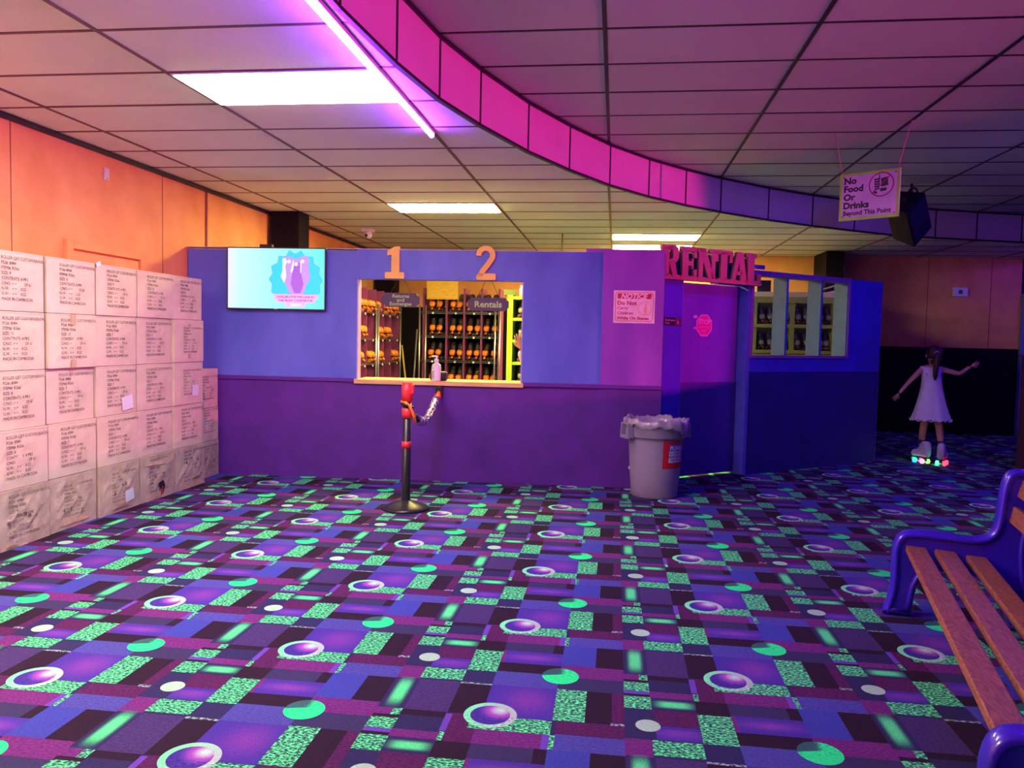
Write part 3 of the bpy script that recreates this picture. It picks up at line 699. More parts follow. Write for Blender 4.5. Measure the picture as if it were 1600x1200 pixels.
MB(RIGHT).box(-.1, .2, -.02, .02, 2.17, 2.21).box(-.12, -.07, -.02, .02, 2.10, 2.26).build('bracket', mat('bracket_blue', (.10,.06,.5), .5), rs)

# ---------------------------------------------------------------- notice sign
ns = thing('notice_sign', tuple(FRONT[0]+BU*.155+Vector((0,0,1.55))), 'pink NOTICE sign about carrying children on the magenta wall', 'sign')
NA = -.0275
MB(FRONT).box(-.035, .347, -.027, -.0225, 1.553, 1.855).build('board', mat('pale_pink_board', (.92,.60,.80), .5), ns)
NRED = mat('notice_red', (.55,.02,.08), .5)
def rrect(x0, x1, z0, z1, r, n=5):
    p = []
    for cx, cz, a in ((x1-r,z1-r,0),(x0+r,z1-r,90),(x0+r,z0+r,180),(x1-r,z0+r,270)):
        p += [(cx+r*math.cos(math.radians(a+90*k/n)), cz+r*math.sin(math.radians(a+90*k/n))) for k in range(n+1)]
    return p
fr_ = rrect(-.018, .330, 1.572, 1.840, .03)
MB(FRONT).stroke(fr_+fr_[:1], .005, NA-.0003, NA).build('border', NRED, ns)
MB(FRONT).flat([(.002,1.778),(.31,1.778),(.318,1.828),(.002,1.828)], NA-.0004).build('header', NRED, ns)
MB(FRONT).text('NOTICE', .062, .03, 1.781, NA-.001, bold=.0025, shear=.25, sx=1.05).build('header_lettering', mat('pale_pink_board', (1,1,1)), ns)
mb = MB(FRONT); mb.text('Do Not', .05, .0, 1.722, NA-.001, bold=.002, sx=1.1)
mb.text('Carry', .038, .0, 1.680, NA-.001, bold=.001, sx=1.1).text('Children', .038, .0, 1.633, NA-.001, bold=.001, sx=1.1).text('While On Skates', .038, .0, 1.586, NA-.001, bold=.0015, sx=1.12)
mb.build('lettering', NRED, ns)
mb = MB(FRONT); mb.ring((.255,1.69), .058, .064, NA-.0004); mb.disc((.262,1.722), .010, NA-.0004, 12).flat([(.25,1.71),(.272,1.71),(.276,1.67),(.27,1.645),(.252,1.645),(.246,1.67)], NA-.0004).box(.238,.282, NA-.0006, NA-.0003, 1.632,1.640); mb.build('pictogram', mat('notice_orange', (.85,.35,.25), .5), ns)

# ---------------------------------------------------------------- hanging boards inside the booth
PLQ = mat('purple_plaque', (.085,.05,.10), .6); LETG = mat('green_letter', (.40,.62,.20), .5)
def plaque(name, cx, y, z0, z1, hw, lines, size, top, lab, ang):
    u = Vector((math.cos(ang), math.sin(ang), 0)); fr = (Vector((cx, y, 0)), u, Vector((-u.y, u.x, 0)), Vector((0,0,1)))
    t = thing(name, (cx, y, z0), lab, 'sign', 'hanging plaques in the booth opening')
    c = (z1-z0)*.25
    MB(fr).prism([(-hw+c,z0),(hw-c,z0),(hw-c*.8,z0+c*.6),(hw,z0+c),(hw,z1-c),(hw-c*.8,z1-c*.6),(hw-c,z1),(-hw+c,z1),(-hw+c*.8,z1-c*.6),(-hw,z1-c),(-hw,z0+c),(-hw+c*.8,z0+c*.6)], -.008, .008).build('board', PLQ, t)
    mb = MB(fr); n_ = len(lines)
    for i, s_ in enumerate(lines):
        mb.text(s_, size, 0, (z0+z1)/2+((n_-1)/2-i)*size*.8-size*.33, -.0095, 'CENTER', .0022 if n_ == 1 else .001, sx=1.12)
    mb.build('lettering', LETG, t)
    mb = MB(fr); mb.tube([(-hw*.55, 0, z1-.005), (0, 0, top)], .0025, 6).tube([(hw*.55, 0, z1-.005), (0, 0, top)], .0025, 6); mb.build('hanging_cord', mat('brown_cord', (.10,.03,.03), .7), t)
plaque('hanging_plaque', -2.085, 7.565, 1.668, 1.805, .186, ['Returns','and','Exchanges'], .047, 1.99, 'dark hanging plaque reading Returns and Exchanges', .06)
plaque('hanging_plaque', -1.232, 7.61, 1.646, 1.772, .20, ['Rentals'], .082, 1.99, 'dark hanging plaque reading Rentals', .0)
ys = thing('yellow_sign', (-2.615, 11.80, 1.95), 'bright yellow board fixed to the top of the middle skate rack', 'sign')
MB().box(-2.85, -2.375, 11.797, 11.812, 1.952, 2.245).build('board', mat('yellow_board', (.85,.50,.04), .5, .15, 10., stretch=(1,1,6)), ys)
MB().box(-2.85, -2.375, 11.795, 11.797, 1.952, 1.975).build('lower_edge', mat('yellow_edge', (.75,.40,.03), .5), ys)
mb = MB().tube([(-.768, 10.99, 2.0), (-.768, 10.99, ZL)], .012, 8); tag(mb.build('ceiling_rod', mat('dark_rod', (.25,.18,.10), .5)), 'thin dark rod between ceiling and booth wall top', 'rod')

# ---------------------------------------------------------------- roller skates
def make_skate(boot, cap, wheel, lace, name='roller_skate'):
    t = thing(name, (0,0,0), None, None)
    # toe points to -y; wheels on z = 0
    secs = []                                   # y, half width, z low, z high
    def hull(prof, nm, m_):
        mb = MB(); n = 12; vs = []
        for (y, hw, zl, zh, sq) in prof:
            for k in range(n):
                a = 2*math.pi*k/n; c, s_ = math.cos(a), math.sin(a)
                cx = math.copysign(abs(c)**sq, c)*hw; cz = (zl+zh)/2+math.copysign(abs(s_)**sq, s_)*(zh-zl)/2
                vs.append((cx, y, cz))
        fs = [(i*n+k, i*n+(k+1) % n, (i+1)*n+(k+1) % n, (i+1)*n+k) for i in range(len(prof)-1) for k in range(n)]
        fs += [tuple(range(n)), tuple((len(prof)-1)*n+k for k in range(n))]
        mb.add(vs, fs, True); return mb.build(nm, m_, t)
    hull([(-.105,.036,.085,.135,.8),(-.06,.045,.08,.155,.7),(-.02,.045,.08,.20,.7),(.02,.043,.08,.275,.6),(.06,.045,.08,.285,.55),(.105,.043,.08,.285,.6),(.125,.035,.085,.27,.7)], 'boot', boot)
    hull([(-.152,.018,.085,.125,.9),(-.144,.036,.078,.145,.8),(-.125,.045,.075,.160,.75),(-.085,.048,.075,.170,.7),(-.08,.042,.08,.165,.7)], 'toe_cap', cap)
    mb = MB().box(-.026, .026, -.12, .12, .066, .08).box(-.018, .018, -.08, -.05, .03, .066).box(-.018, .018, .05, .08, .03, .066); mb.build('sole_plate', mat('dark_metal', (.05,.05,.055), .4, metal=.5), t)
    w0 = MB().tube([(-.018,0,0), (-.012,0,0), (.012,0,0), (.018,0,0)], [.024,.030,.030,.024], 12)
    w_ = w0.build('wheel', wheel, t); w_.location = (.040, -.066, .030)
    for x, y in ((-.040,-.066),(.040,.066),(-.040,.066)):
        c = w_.copy(); COL.objects.link(c); c.parent = t; c.location = (x, y, .030)
    mb = MB().tube([(0,-.135,.062), (0,-.155,.045), (0,-.162,.032)], [.014,.017,.017], 10); mb.build('toe_stop', DARK_ORANGE if cap is ORANGE_PART else wheel, t)
    mb = MB()
    for i in range(5):
        y = -.05+i*.016; z = .162+i*.024; mb.tube([(-.024,y,z-.006), (0,y-.006,z+.004), (.024,y,z-.006)], .0035, 5)
    mb.build('laces', lace, t)
    return t
SK_A = make_skate(LEATHER, ORANGE_PART, mat('black_wheel', (.04,.025,.03), .4), LACE)
SK_C = make_skate(LEATHER, ORANGE_PART, DARK_ORANGE, LACE)
SK_B = make_skate(mat('dark_brown_leather', (.05,.025,.05), .45), GREYLEATHER, mat('dark_wheel', (.20,.06,.03), .5), PAPER)
used = set()
def skate(src, loc, rz, lab, group, sc=1.):
    if id(src) in used: o = copy_tree(src)
    else: o = src; used.add(id(src))
    o.location = loc; o.rotation_euler = (0, 0, rz); o.scale = (sc,)*3
    return tag(o, lab, 'skate', group)

# middle rack: chrome uprights and shelves, purple dividers
RY = 12.0
mr = thing('skate_rack', (-2.35, RY, 0), 'purple and chrome skate rack facing the counter', 'rack')
RX = [-2.90, -2.545, -2.275, -2.01, -1.755]
for x in (-2.955, -2.86, -1.80, -1.73): MB().tube([(x, RY-.20, 0), (x, RY-.20, 1.86)], .014, 8).build('upright', CHROME, mr)
SH = (1.765, 1.405, 1.035, .66, .29)
for z in SH:
    mb = MB().box(-2.95, -1.73, RY-.205, RY-.195, z-.03, z-.018).box(-2.95, -1.73, RY-.205, RY-.195, z-.006, z+.004)
    for k in range(9): mb.tube([(-2.93, RY-.19+.045*k, z-.004), (-1.75, RY-.19+.045*k, z-.004)], .004, 6)
    mb.build('shelf', mat('dark_wire', (.10,.09,.10), .4, metal=.4), mr)
    mb = MB()
    for x in (-2.75, -2.40, -2.12, -1.88): mb.tube([(x, RY-.215, z-.02), (x, RY-.20, z-.02)], .016, 10)
    mb.build('price_dots', PAPER, mr)
for x in RX[:4]+[-1.745]: MB().box(x-.014, x+.014, RY-.185, RY+.19, .05, 2.12).build('divider', PLYPURPLE, mr)
MB().box(-2.95, -1.73, RY+.19, RY+.20, .05, 1.85).build('back_panel', DARK, mr)
ords = ('top','second','third','fourth')
bays = ('first','second','third','fourth')
for si, z in enumerate(SH[:4]):
    for bi in range(4):
        xa, xb = RX[bi], RX[bi+1]; mid = (xa+xb)/2
        for q, off in (('left', -.058), ('right', .058)):
            skate(SK_A, (mid+off, RY-.02+random.uniform(-.012,.012), z), random.uniform(-.12,.12),
                  'black orange-toed skate, middle rack, %s shelf, %s bay from left, %s one' % (ords[si], bays[bi], q), 'skates on the middle rack')
# left rack along the side of the booth
LXR = -3.42
lr_ = thing('skate_rack', (LXR, 10.8, 0), 'purple side rack of skates seen at an angle', 'rack')
DY = [9.62, 10.02, 10.30, 10.71, 11.09, 11.47, 11.90]
for y in DY: MB().box(LXR-.15, LXR+.12, y-.008, y+.008, .05, 2.02).build('divider', PLYPURPLE, lr_)
MB().box(LXR-.16, LXR-.15, 9.6, 11.9, .05, 2.02).build('back_panel', PLYPURPLE, lr_)
for y in (9.62, 10.66, 10.76, 11.90): MB().tube([(LXR+.14, y, 0), (LXR+.14, y, 1.82)], .015, 8).build('upright', CHROME, lr_)
LSH = (1.70, 1.35, 1.01, .67)
for z in LSH:
    mb = MB().box(LXR+.132, LXR+.142, 9.62, 11.9, z-.018, z-.006)
    for k in range(6): mb.tube([(LXR-.13+.05*k, 9.62, z-.006), (LXR-.13+.05*k, 11.9, z-.006)], .004, 6)
    mb.build('shelf', mat('dark_wire', (.1,.09,.1)), lr_)
    mb = MB()
    for y in (9.85, 10.15, 10.5, 10.95, 11.3, 11.7): mb.tube([(LXR+.142, y, z-.03), (LXR+.152, y, z-.03)], .014, 8)
    mb.build('price_dots', PAPER, lr_)
for si, z in enumerate(LSH[:3]):
    for bi in range(1, 6):
        if (si, bi) in ((1, 2), (1, 5), (2, 4)): continue
        for q, off in (('near', -.07), ('far', .07)):
            if (si+bi) % 3 == 0 and q == 'far': continue
            skate(SK_C, (LXR+.0, (DY[bi]+DY[bi+1])/2+off, z), math.pi/2+random.uniform(-.15,.15),
                  'black orange-toed skate, angled side rack, %s shelf, %s bay, %s one' % (ords[si], ('first','second','third','fourth','fifth')[bi-1], q), 'skates on the side rack')
# lime rack seen at the right of the opening
lg = thing('skate_rack', (-1.0, 10.1, 0), 'lime green skate shelf at the right of the opening', 'rack')
for x in (-1.335, -.62): MB().box(x-.035, x+.035, 9.98, 10.34, 0, 1.93).build('upright', LIME, lg)
for z in (1.90, 1.63, 1.355, 1.075, .80, .5): MB().box(-1.33, -.62, 9.99, 10.33, z-.02, z+.018).build('shelf', LIME, lg)
MB().box(-1.33, -.62, 10.33, 10.345, 0, 1.9).build('back_panel', mat('dark_green_board', (.05,.10,.02), .7), lg)
for si, z in enumerate((1.648, 1.373, 1.093, .818)):
    for k, x in enumerate((-1.20, -1.075)):
        skate(SK_B, (x, 10.13, z), random.uniform(-.1,.1), 'dark grey-toed skate on lime shelf, %s level, %s one' % (ords[si], ('left','right')[k]), 'skates on the lime shelf', .78)
o_ = MB().box(-1.42, -1.27, 9.99, 10.12, 1.93, 2.0).build('green_box', mat('green_box', (.12,.17,.02), .6)); tag(o_, 'small green box on top of the lime shelf', 'box')
o_ = MB().lathe([(0,0),(.03,0),(.032,.09),(.02,.11),(.02,.14),(0,.14)], (-1.20, 10.05, 1.919), 12).build('white_bottle', PAPER); tag(o_, 'small white bottle on top of the lime shelf', 'bottle')
# rack seen through the window
rw = thing('skate_rack', (2.45, 11.3, 0), 'olive skate shelf seen through the booth window', 'rack')
WX = [1.86, 2.06, 2.40, 2.78, 2.93]
MB().box(1.78, 2.90, 11.05, 11.40, 2.01, 2.085).build('top_board', CREAM, rw)
MB().box(1.78, 2.90, 11.045, 11.06, 1.94, 2.02).build('fascia_board', OLIVE, rw)
for z in (1.655, 1.31, .98): MB().box(1.78, 2.90, 11.05, 11.40, z-.045, z).build('shelf', OLIVE, rw)
for x in (1.84, 2.33, 2.60, 2.87): MB().box(x-.03, x+.03, 11.08, 11.40, 0, 2.01).build('upright', OLIVE, rw)
MB().box(1.78, 2.90, 11.40, 11.415, .3, 2.0).build('back_panel', LIME, rw)
for si, z in enumerate((1.656, 1.311)):
    for k, x in enumerate((1.94, 2.05, 2.16, 2.25, 2.41, 2.52, 2.70, 2.80)):
        skate(SK_B, (x, 11.22, z), random.uniform(-.2,.2), 'dark skate behind the booth window, %s shelf, number %s from left' % (('upper','lower')[si], ('one','two','three','four','five','six','seven','eight')[k]), 'skates behind the booth window', .86)
o_ = MB().box(1.86, 2.04, 11.1, 11.3, 2.086, 2.24).build('dark_box', BLACKPLASTIC, bevel=.004); tag(o_, 'dark box on top of the olive skate shelf', 'box')
o_ = MB().prism([(2.62,2.09),(3.02,2.22),(3.02,2.24),(2.62,2.11)], 11.1, 11.13).build('leaning_board', CREAM); tag(o_, 'pale plank lying aslant on the olive shelf', 'plank')
# brooms
for nm, lab, a, b, m_ in (('broom', 'yellow broom handle leaning on the side rack', (-3.02,11.6,.0), (-3.24,11.85,1.25), mat('yellow_handle', (.55,.36,.05), .5)), ('mop', 'grey mop handle leaning on the dark wall', (-3.15,12.1,.0), (-3.12,12.3,1.5), mat('grey_handle', (.25,.25,.27), .4))):
    t = thing(nm, a, lab, nm); MB().tube([a, b], .014, 8).build('handle', m_, t)
    MB().box(a[0]-.15, a[0]+.15, a[1]-.03, a[1]+.03, 0.0, .10).build('head', mat('broom_head', (.12,.08,.05), .9), t)
# sanitizer bottle and card box on the counter
sb = thing('sanitizer_bottle', (-1.70, 7.47, .965), 'clear pump bottle of hand sanitizer on the pine counter', 'bottle')
c_ = (-1.70, 7.47, .966)
MB().lathe([(0,0),(.042,0),(.045,.006),(.045,.13),(.040,.155),(.018,.172),(.018,.18),(0,.18)], c_, 20).build('bottle', mat('frosted_plastic', (.80,.78,.80), .3), sb)
MB().lathe([(0,.18),(.021,.18),(.021,.205),(.008,.21),(.008,.228),(0,.228)], c_, 14).build('pump_collar', PAPER, sb)
MB().box(c_[0]-.045, c_[0]+.012, c_[1]-.009, c_[1]+.009, c_[2]+.228, c_[2]+.243).build('pump_head', PAPER, sb, bevel=.003)
mb = MB(); mb.add([(c_[0]+.0456*math.sin(a), c_[1]-.0456*math.cos(a), c_[2]+z) for z in (.015,.11) for a in np.linspace(-1.2,.5,9)], [(k, k+1, k+10, k+9) for k in range(8)], True); mb.build('label', PAPER, sb)
mb = MB()
for k in range(6): mb.box(c_[0]-.032, c_[0]-.032+random.uniform(.015,.03), c_[1]-.0475, c_[1]-.047, c_[2]+.03+k*.012, c_[2]+.034+k*.012)
mb.build('label_print', INK, sb)
o_ = MB(FRONT).box(-1.768, -1.60, .03, .12, .966, 1.055).build('card_terminal', BLACKPLASTIC, bevel=.02, seg=3); tag(o_, 'rounded black box behind the sanitizer bottle', 'box')

# ================================================================== CARTONS along the left wall
SIZES = {(0,4):'9',(1,4):'8',(2,4):'9',(3,4):'10',(4,4):'8',(0,3):'11',(1,3):'13',(2,3):'7',(3,3):'12',(4,3):'8',(0,2):'8',(1,2):'7',(2,2):'7',(3,2):'7',(4,2):'7',
         (0,1):'8',(1,1):'7',(2,1):'7',(3,1):'6',(4,1):'5',(0,0):'8',(1,0):'7',(2,0):'7',(3,0):'7',(4,0):'7'}
YC = [4.338, 4.845, 5.355, 5.862, 6.375, 6.872]
RZ = [0, .372, .745, 1.118, 1.492, 1.866]
COLN = ('nearest','second','third','fourth','fifth'); ROWN = ('bottom','second','middle','fourth','top')
def carton_print(parent, frame, size, faint=False, k=1.):
    """the nine printed lines on the face of a carton"""
    mb = MB(frame); z = .318; dz = .0318
    L9 = [('ROLLER QE7 CUSTOM RENTAL', 0), ('PO#: 8984', 0), ('ITEM#: R366', 0), ('SIZE: '+size, 0), ('CONTENTS: 4 PRS', 0), ('C/NO.: %s' % random.choice(('12','17','31','44','58')), 0), ('N.W.: %s' % random.choice(('14.2','13.8')), 0), ('G.W.: %s' % random.choice(('15.4','15.1')), 0), ('MADE IN CAMBODIA', 0)]
    for i, (s_, _) in enumerate(L9):
        zz = z-dz*i
        if ':' in s_ and i in (5, 6, 7):
            a, b = s_.split(':'); mb.text(a+':', .028*k, .115, zz, -.0012, sx=1.); [mb.flat([(.205+.022*q, zz+.006), (.216+.022*q, zz+.009), (.216+.022*q, zz+.013), (.205+.022*q, zz+.010)], -.0012) for q in range(2)]
            mb.text('OF 61' if i == 5 else 'KGS', .028*k, .305 if i == 5 else .275, zz, -.0012, sx=.9)
        else:
            mb.text(s_, .028*k, .115, zz, -.0012, sx=1. if i else .96)
    return mb.build('print', INK, parent)
def carton(y0, y1, z0, z1, xf, label, size, worn=False, group='stacked cartons', depth=.40, tape=False, small=False):
    dy = random.uniform(-.004, .004); dx = random.uniform(-.012, .012); xf += dx
    t = thing('cardboard_carton', (xf-depth/2, (y0+y1)/2, z0), label, 'carton', group)
    rz = random.uniform(-.012, .012)
    u = Vector((math.sin(rz), math.cos(rz), 0)); n_ = Vector((-math.cos(rz), math.sin(rz), 0))
    fr = (Vector((xf, y0+.009, z0)), u, n_, Vector((0,0,1)))          # x along the wall (+Y), y into the box, z up
    W, H = y1-y0-.018, z1-z0-.004
    N, Mv = 10, 8; j = .007 if worn else .003
    mb = MB(fr); vs = []
    for b in range(Mv+1):
        for a in range(N+1):
            e = min(1, 4*min(a/N, 1-a/N, b/Mv, 1-b/Mv)+.15); bl = -.008*math.sin(math.pi*a/N)*math.sin(math.pi*b/Mv)
            vs.append((W*a/N, bl+random.uniform(-j, j)*e*.8, H*b/Mv))
    n1 = len(vs)
    fs = [(b*(N+1)+a, b*(N+1)+a+1, (b+1)*(N+1)+a+1, (b+1)*(N+1)+a) for b in range(Mv) for a in range(N)]
    vs += [(0,depth,0),(W,depth,0),(W,depth,H),(0,depth,H)]
    bot = list(range(N+1)); top = [Mv*(N+1)+a for a in range(N+1)]; lf = [b*(N+1) for b in range(Mv+1)]; rg = [b*(N+1)+N for b in range(Mv+1)]
    fs += [tuple(bot)+(n1+1, n1), tuple(reversed(top))+(n1+3, n1+2), tuple(reversed(lf))+(n1, n1+3), tuple(rg)+(n1+2, n1+1), (n1, n1+1, n1+2, n1+3)]
    mb.add(vs, fs); body = mb.build('carton_body', CARD_DARK if worn else CARD, t)
    pf = (fr[0]+n_*-.008, u, n_, fr[3])
    if small: pf = (fr[0]+n_*-.008+u*.04+Vector((0,0,.03)), u*.82, n_, Vector((0,0,.82)))
    carton_print(t, pf, size)
    # flap seam lines on the top edge and the side gap
    MB(pf).box(0, W, .0066, .0072, H-.012, H-.009).build('flap_crease', CARD_DARK, t)
    if tape:
        MB(pf).box(W*.5-.03, W*.5+.02, -.0014, -.0004, H*.80, H).build('tape', TAPE, t)
        if worn is False: MB(pf).box(W*.5-.03, W*.5+.02, -.0014, -.0004, 0, H*.15).build('tape', TAPE, t)
    if worn:
        random_patch(t, pf, W)
    return t, pf, W, H
def random_patch(t, pf, W):
    for q in range(2):
        n = 14; x0 = random.uniform(0, .25); x1 = x0+random.uniform(.15, .28); up = []; lo = []
        for k in range(n+1):
            x = min(W-.004, x0+(x1-x0)*k/n); up.append((x, .004+random.uniform(.012, .045)*math.sin(math.pi*k/n)+.004)); lo.append((x, .001))
        MB(pf).flat(lo+up[::-1], -.0022).build('torn_patch', CARD_PALE, t)
    mb = MB(pf)
    for q in range(3):
        x, z = random.uniform(.06, W-.06), random.uniform(.06, .25); r = random.uniform(.008, .016)
        mb.flat([(x+r*random.uniform(.5,1.6)*math.cos(a), z+r*random.uniform(.5,1.9)*math.sin(a)) for a in np.linspace(0, 6.28, 8)[:-1]], -.0024)
    mb.build('dent_mark', mat('dark_cardboard', (.20,.11,.12), .9), t)
CART = {}
for c in range(5):
    for r in range(5):
        lab = 'brown carton marked size %s, %s column, %s row' % (SIZES[(c, r)], COLN[c], ROWN[r])
        if r == 0: lab = 'worn '+lab
        CART[(c, r)] = carton(YC[c], YC[c+1], RZ[r], RZ[r+1], -3.75+(.015 if r == 0 else 0), lab, SIZES[(c, r)], worn=(r == 0), tape=((c, r) in ((1,3),(1,0),(2,0),(4,3))), small=((c, r) in ((4,3),(4,2),(2,0),(1,0))))
for z0, z1, nm in ((0,.345,'lowest'),(.346,.662,'middle'),(.663,1.04,'uppermost')):
    carton(6.885, 7.335, z0, z1, -3.84, 'brown carton pushed into the corner by the booth, %s of three' % nm, '7', worn=(z0 == 0), group='cartons in the corner', depth=.3, small=True)
for (c, r), (x, z, w_, h_, tl_) in {(2,2): (.30,.02,.14,.105,.12), (2,0): (.32,.03,.13,.11,.15), (4,2): (.29,.05,.12,.12,-.04), (2,4): (-.005,.345,.05,.03,.4)}.items():
    t, pf, W, H = CART[(c, r)]
    ca, sa = math.cos(tl_), math.sin(tl_)
    q = [(0,0),(w_,0),(w_,h_),(0,h_)]
    MB(pf).prism([(x+a*ca-b*sa, z+a*sa+b*ca) for a, b in q], -.004, -.0028).build('paper_slip', PAPER, t)
# torn corner of one bottom carton shows its inside
t, pf, W, H = CART[(3, 0)]
MB(pf).flat([(.02,.30),(.12,.325),(.25,.32),(.38,.33),(.47,.36),(.47,.30),(.38,.27),(.22,.285),(.1,.29)], -.003).build('torn_patch', CARD_PALE, t)
MB(pf).flat([(.24,.13),(.31,.14),(.335,.10),(.31,.03),(.27,.02),(.285,.07),(.25,.09)], -.0028).build('hole', BLACKPLASTIC, t)
MB(pf).flat([(.29,.10),(.305,.085),(.30,.03),(.28,.02),(.285,.06)], -.0032).build('red_lining', RED, t)

# ================================================================== STANCHION with rope
PXs, PYs = -1.64, 6.18
st = thing('stanchion', (PXs, PYs, 0), 'black queue post with red tape standing before the counter', 'stanchion')
MB().lathe([(0,0),(.186,0),(.190,.006),(.188,.014),(.17,.026),(.11,.05),(.055,.068),(.04,.075),(0,.075)], (PXs,PYs,0), 40).build('base', mat('black_gloss_metal', (.05,.045,.045), .32, .1, 10., metal=.6), st)
MB().lathe([(.035,.06),(.035,.98),(0,.98)], (PXs,PYs,0), 24).build('pole', BLACKPLASTIC, st)
for z0, z1, r in ((.865,1.016,.044),(.735,.815,.041),(.492,.548,.038)):
    MB().lathe([(0,z0),(r,z0),(r+.001,(z0+z1)/2),(r,z1),(0,z1)], (PXs,PYs,0), 24).build('red_tape_band', RED, st)
MB().box(PXs+.03, PXs+.055, PYs-.02, PYs+.02, .93, 1.0).build('tape_lump', RED, st, bevel=.006)
MB().tube([(PXs-.042,PYs-.01,.865),(PXs,PYs-.045,.86),(PXs+.03,PYs-.045,.84),(PXs+.055,PYs-.02,.77),(PXs+.07,PYs,.70)], .012, 8).build('orange_strap', ORANGE_PART, st)
MB().tube([(PXs-.04,PYs-.02,.85),(PXs+.01,PYs-.05,.84),(PXs+.05,PYs,.82)], .012, 8).build('black_strap', BLACKPLASTIC, st)
A, B_ = Vector((PXs+.05, PYs+.02, .76)), Vector(tuple(FRONT[0]+BU*-1.66+BN*-.06+Vector((0,0,.83))))
def rope_pt(t):
    p = A.lerp(B_, t); p.z = .76-.15*math.sin(math.pi*t)*(1-.35*t)+(.86-.76)*t**1.5; return p
def rope_mat():
    M = bpy.data.materials.new('foil_wrap'); M.use_nodes = True; nt = M.node_tree; L = nt.links; b = nt.nodes['Principled BSDF']
    b.inputs['Roughness'].default_value = .22; b.inputs['Metallic'].default_value = .6
    tc = nn(nt, 'ShaderNodeTexCoord'); v = nn(nt, 'ShaderNodeTexVoronoi', i_Scale=22.); L.new(tc.outputs['Object'], v.inputs['Vector'])
    r = nn(nt, 'ShaderNodeValToRGB'); r.color_ramp.interpolation = 'CONSTANT'; el = r.color_ramp.elements
    el[0].color = (.12,.10,.45,1); el[1].position = .75; el[1].color = (.75,.18,.08,1); e = el.new(.3); e.color = (.25,.22,.60,1); e = el.new(.55); e.color = (.8,.7,.9,1)
    L.new(v.outputs['Color'], r.inputs[0]); L.new(r.outputs[0], b.inputs['Base Color'])
    bp = nn(nt, 'ShaderNodeBump', i_Strength=.8, i_Distance=.01); L.new(v.outputs['Distance'], bp.inputs['Height']); L.new(bp.outputs[0], b.inputs['Normal'])
    return M
pts = [rope_pt(.12+.76*k/16) for k in range(17)]
rp = MB().tube(pts, [.036+.003*(k % 2) for k in range(17)], 12).build('rope', rope_mat(), st)
MB().tube([rope_pt(.0), rope_pt(.04), rope_pt(.08), rope_pt(.14)], .026, 10).build('rope_end', BLACKPLASTIC, rp)
MB().tube([rope_pt(.86), rope_pt(.90), rope_pt(.94)], .034, 10).build('red_band', RED, rp)
MB().tube([rope_pt(.92), rope_pt(.97), rope_pt(1.)], [.024,.02,.018], 8).build('orange_band', ORANGE_PART, rp)
MB(FRONT).box(-1.70, -1.63, -.05, 0, .81, .915).build('wall_clip', BLACKPLASTIC, st, bevel=.008)

# ================================================================== WASTE BIN
BXc, BYc = .378, 7.235
bn = thing('waste_bin', (BXc, BYc, 0), 'grey round waste bin with a clear liner by the violet door', 'bin')
C0 = (BXc, BYc, 0)
MB().lathe([(0,0),(.196,0),(.206,.012),(.222,.20),(.240,.50),(.243,.535),(.262,.54),(.266,.55),(.270,.66),(.280,.664),(.280,.682),(.262,.684),(.255,.66),(.235,.50),(.20,.03),(0,.03)], C0, 48).build('bin_body', GREYPLASTIC, bn)
def handle(ang):
    u = Vector((-math.sin(ang), math.cos(ang), 0)); n_ = Vector((math.cos(ang), math.sin(ang), 0)); fr = (Vector(C0), u, n_, Vector((0,0,1)))
    mb = MB(fr)
    mb.prism([(-.075,.525),(.075,.525),(.060,.65),(-.060,.65)], .255, .268)
    for s_ in (-1, 1): mb.prism([(s_*.078,.535),(s_*.062,.535),(s_*.050,.66),(s_*.066,.66)], .262, .318)
    mb.box(-.078, .078, .292, .318, .525, .555); mb.box(-.062, .062, .262, .318, .650, .664)
    mb.build('handle', GREYPLASTIC, bn, bevel=.004)
handle(math.radians(206)); handle(math.radians(26))
rnd = random.Random(3); ph = [rnd.uniform(0, 6.28) for _ in range(8)]
def liner(i, t, r, z):
    k = .7*(.016*math.sin(5*t+ph[0])+.013*math.sin(9*t+ph[1])+.011*math.sin(17*t+ph[2])+.009*math.sin(31*t+ph[3]+i))
    drop = -.05*max(0, math.cos(t+.55))**6 if i <= 2 else 0
    amp = (1.4, 1.0, .7, .8, 1., .8, 1.)[min(i, 6)]
    return r+.5*k*amp, z+k*amp*.8+drop
MB().lathe([(.284,.634),(.292,.642),(.294,.662),(.290,.690),(.272,.702),(.252,.692),(.235,.64),(.21,.56),(0,.54)], C0, 96, liner).build('clear_liner', mat('liner_plastic', (.40,.33,.42), .16, .2, 14., .6, 22., coat=.5), bn)
def on_can(mb, x0, z0, flat_v, r0=.2415):
    """bend flat (x, z) data around the bin; x is arc length measured from angle A0"""
    out = []
    for x, z in flat_v:
        rr = .206+(.243-.206)*(z/.535)+r0-.2415+.0015; a = A0+x/rr
        out.append((C0[0]+rr*math.cos(a), C0[1]+rr*math.sin(a), z))
    return out
A0 = math.radians(-90)+.235
def patch(x0, x1, z0, z1, lift, n=12):
    v = [(x0+(x1-x0)*k/n, z) for z in (z0, z1) for k in range(n+1)]
    return on_can(None, 0, 0, v, .2415+lift), [(k, k+1, n+2+k, n+1+k) for k in range(n)]
stk = MB().add(*patch(.0, .27, .275, .520, .0005), True).build('red_sticker', mat('red_sticker', (.60,.01,.02), .5, .1), bn)
MB().add(*patch(.055, .225, .430, .490, .0015), True).build('blue_header', mat('blue_header', (.10,.10,.55), .5), stk)
MB().add(*patch(.055, .225, .330, .430, .0015), True).build('white_panel', PAPER, stk)
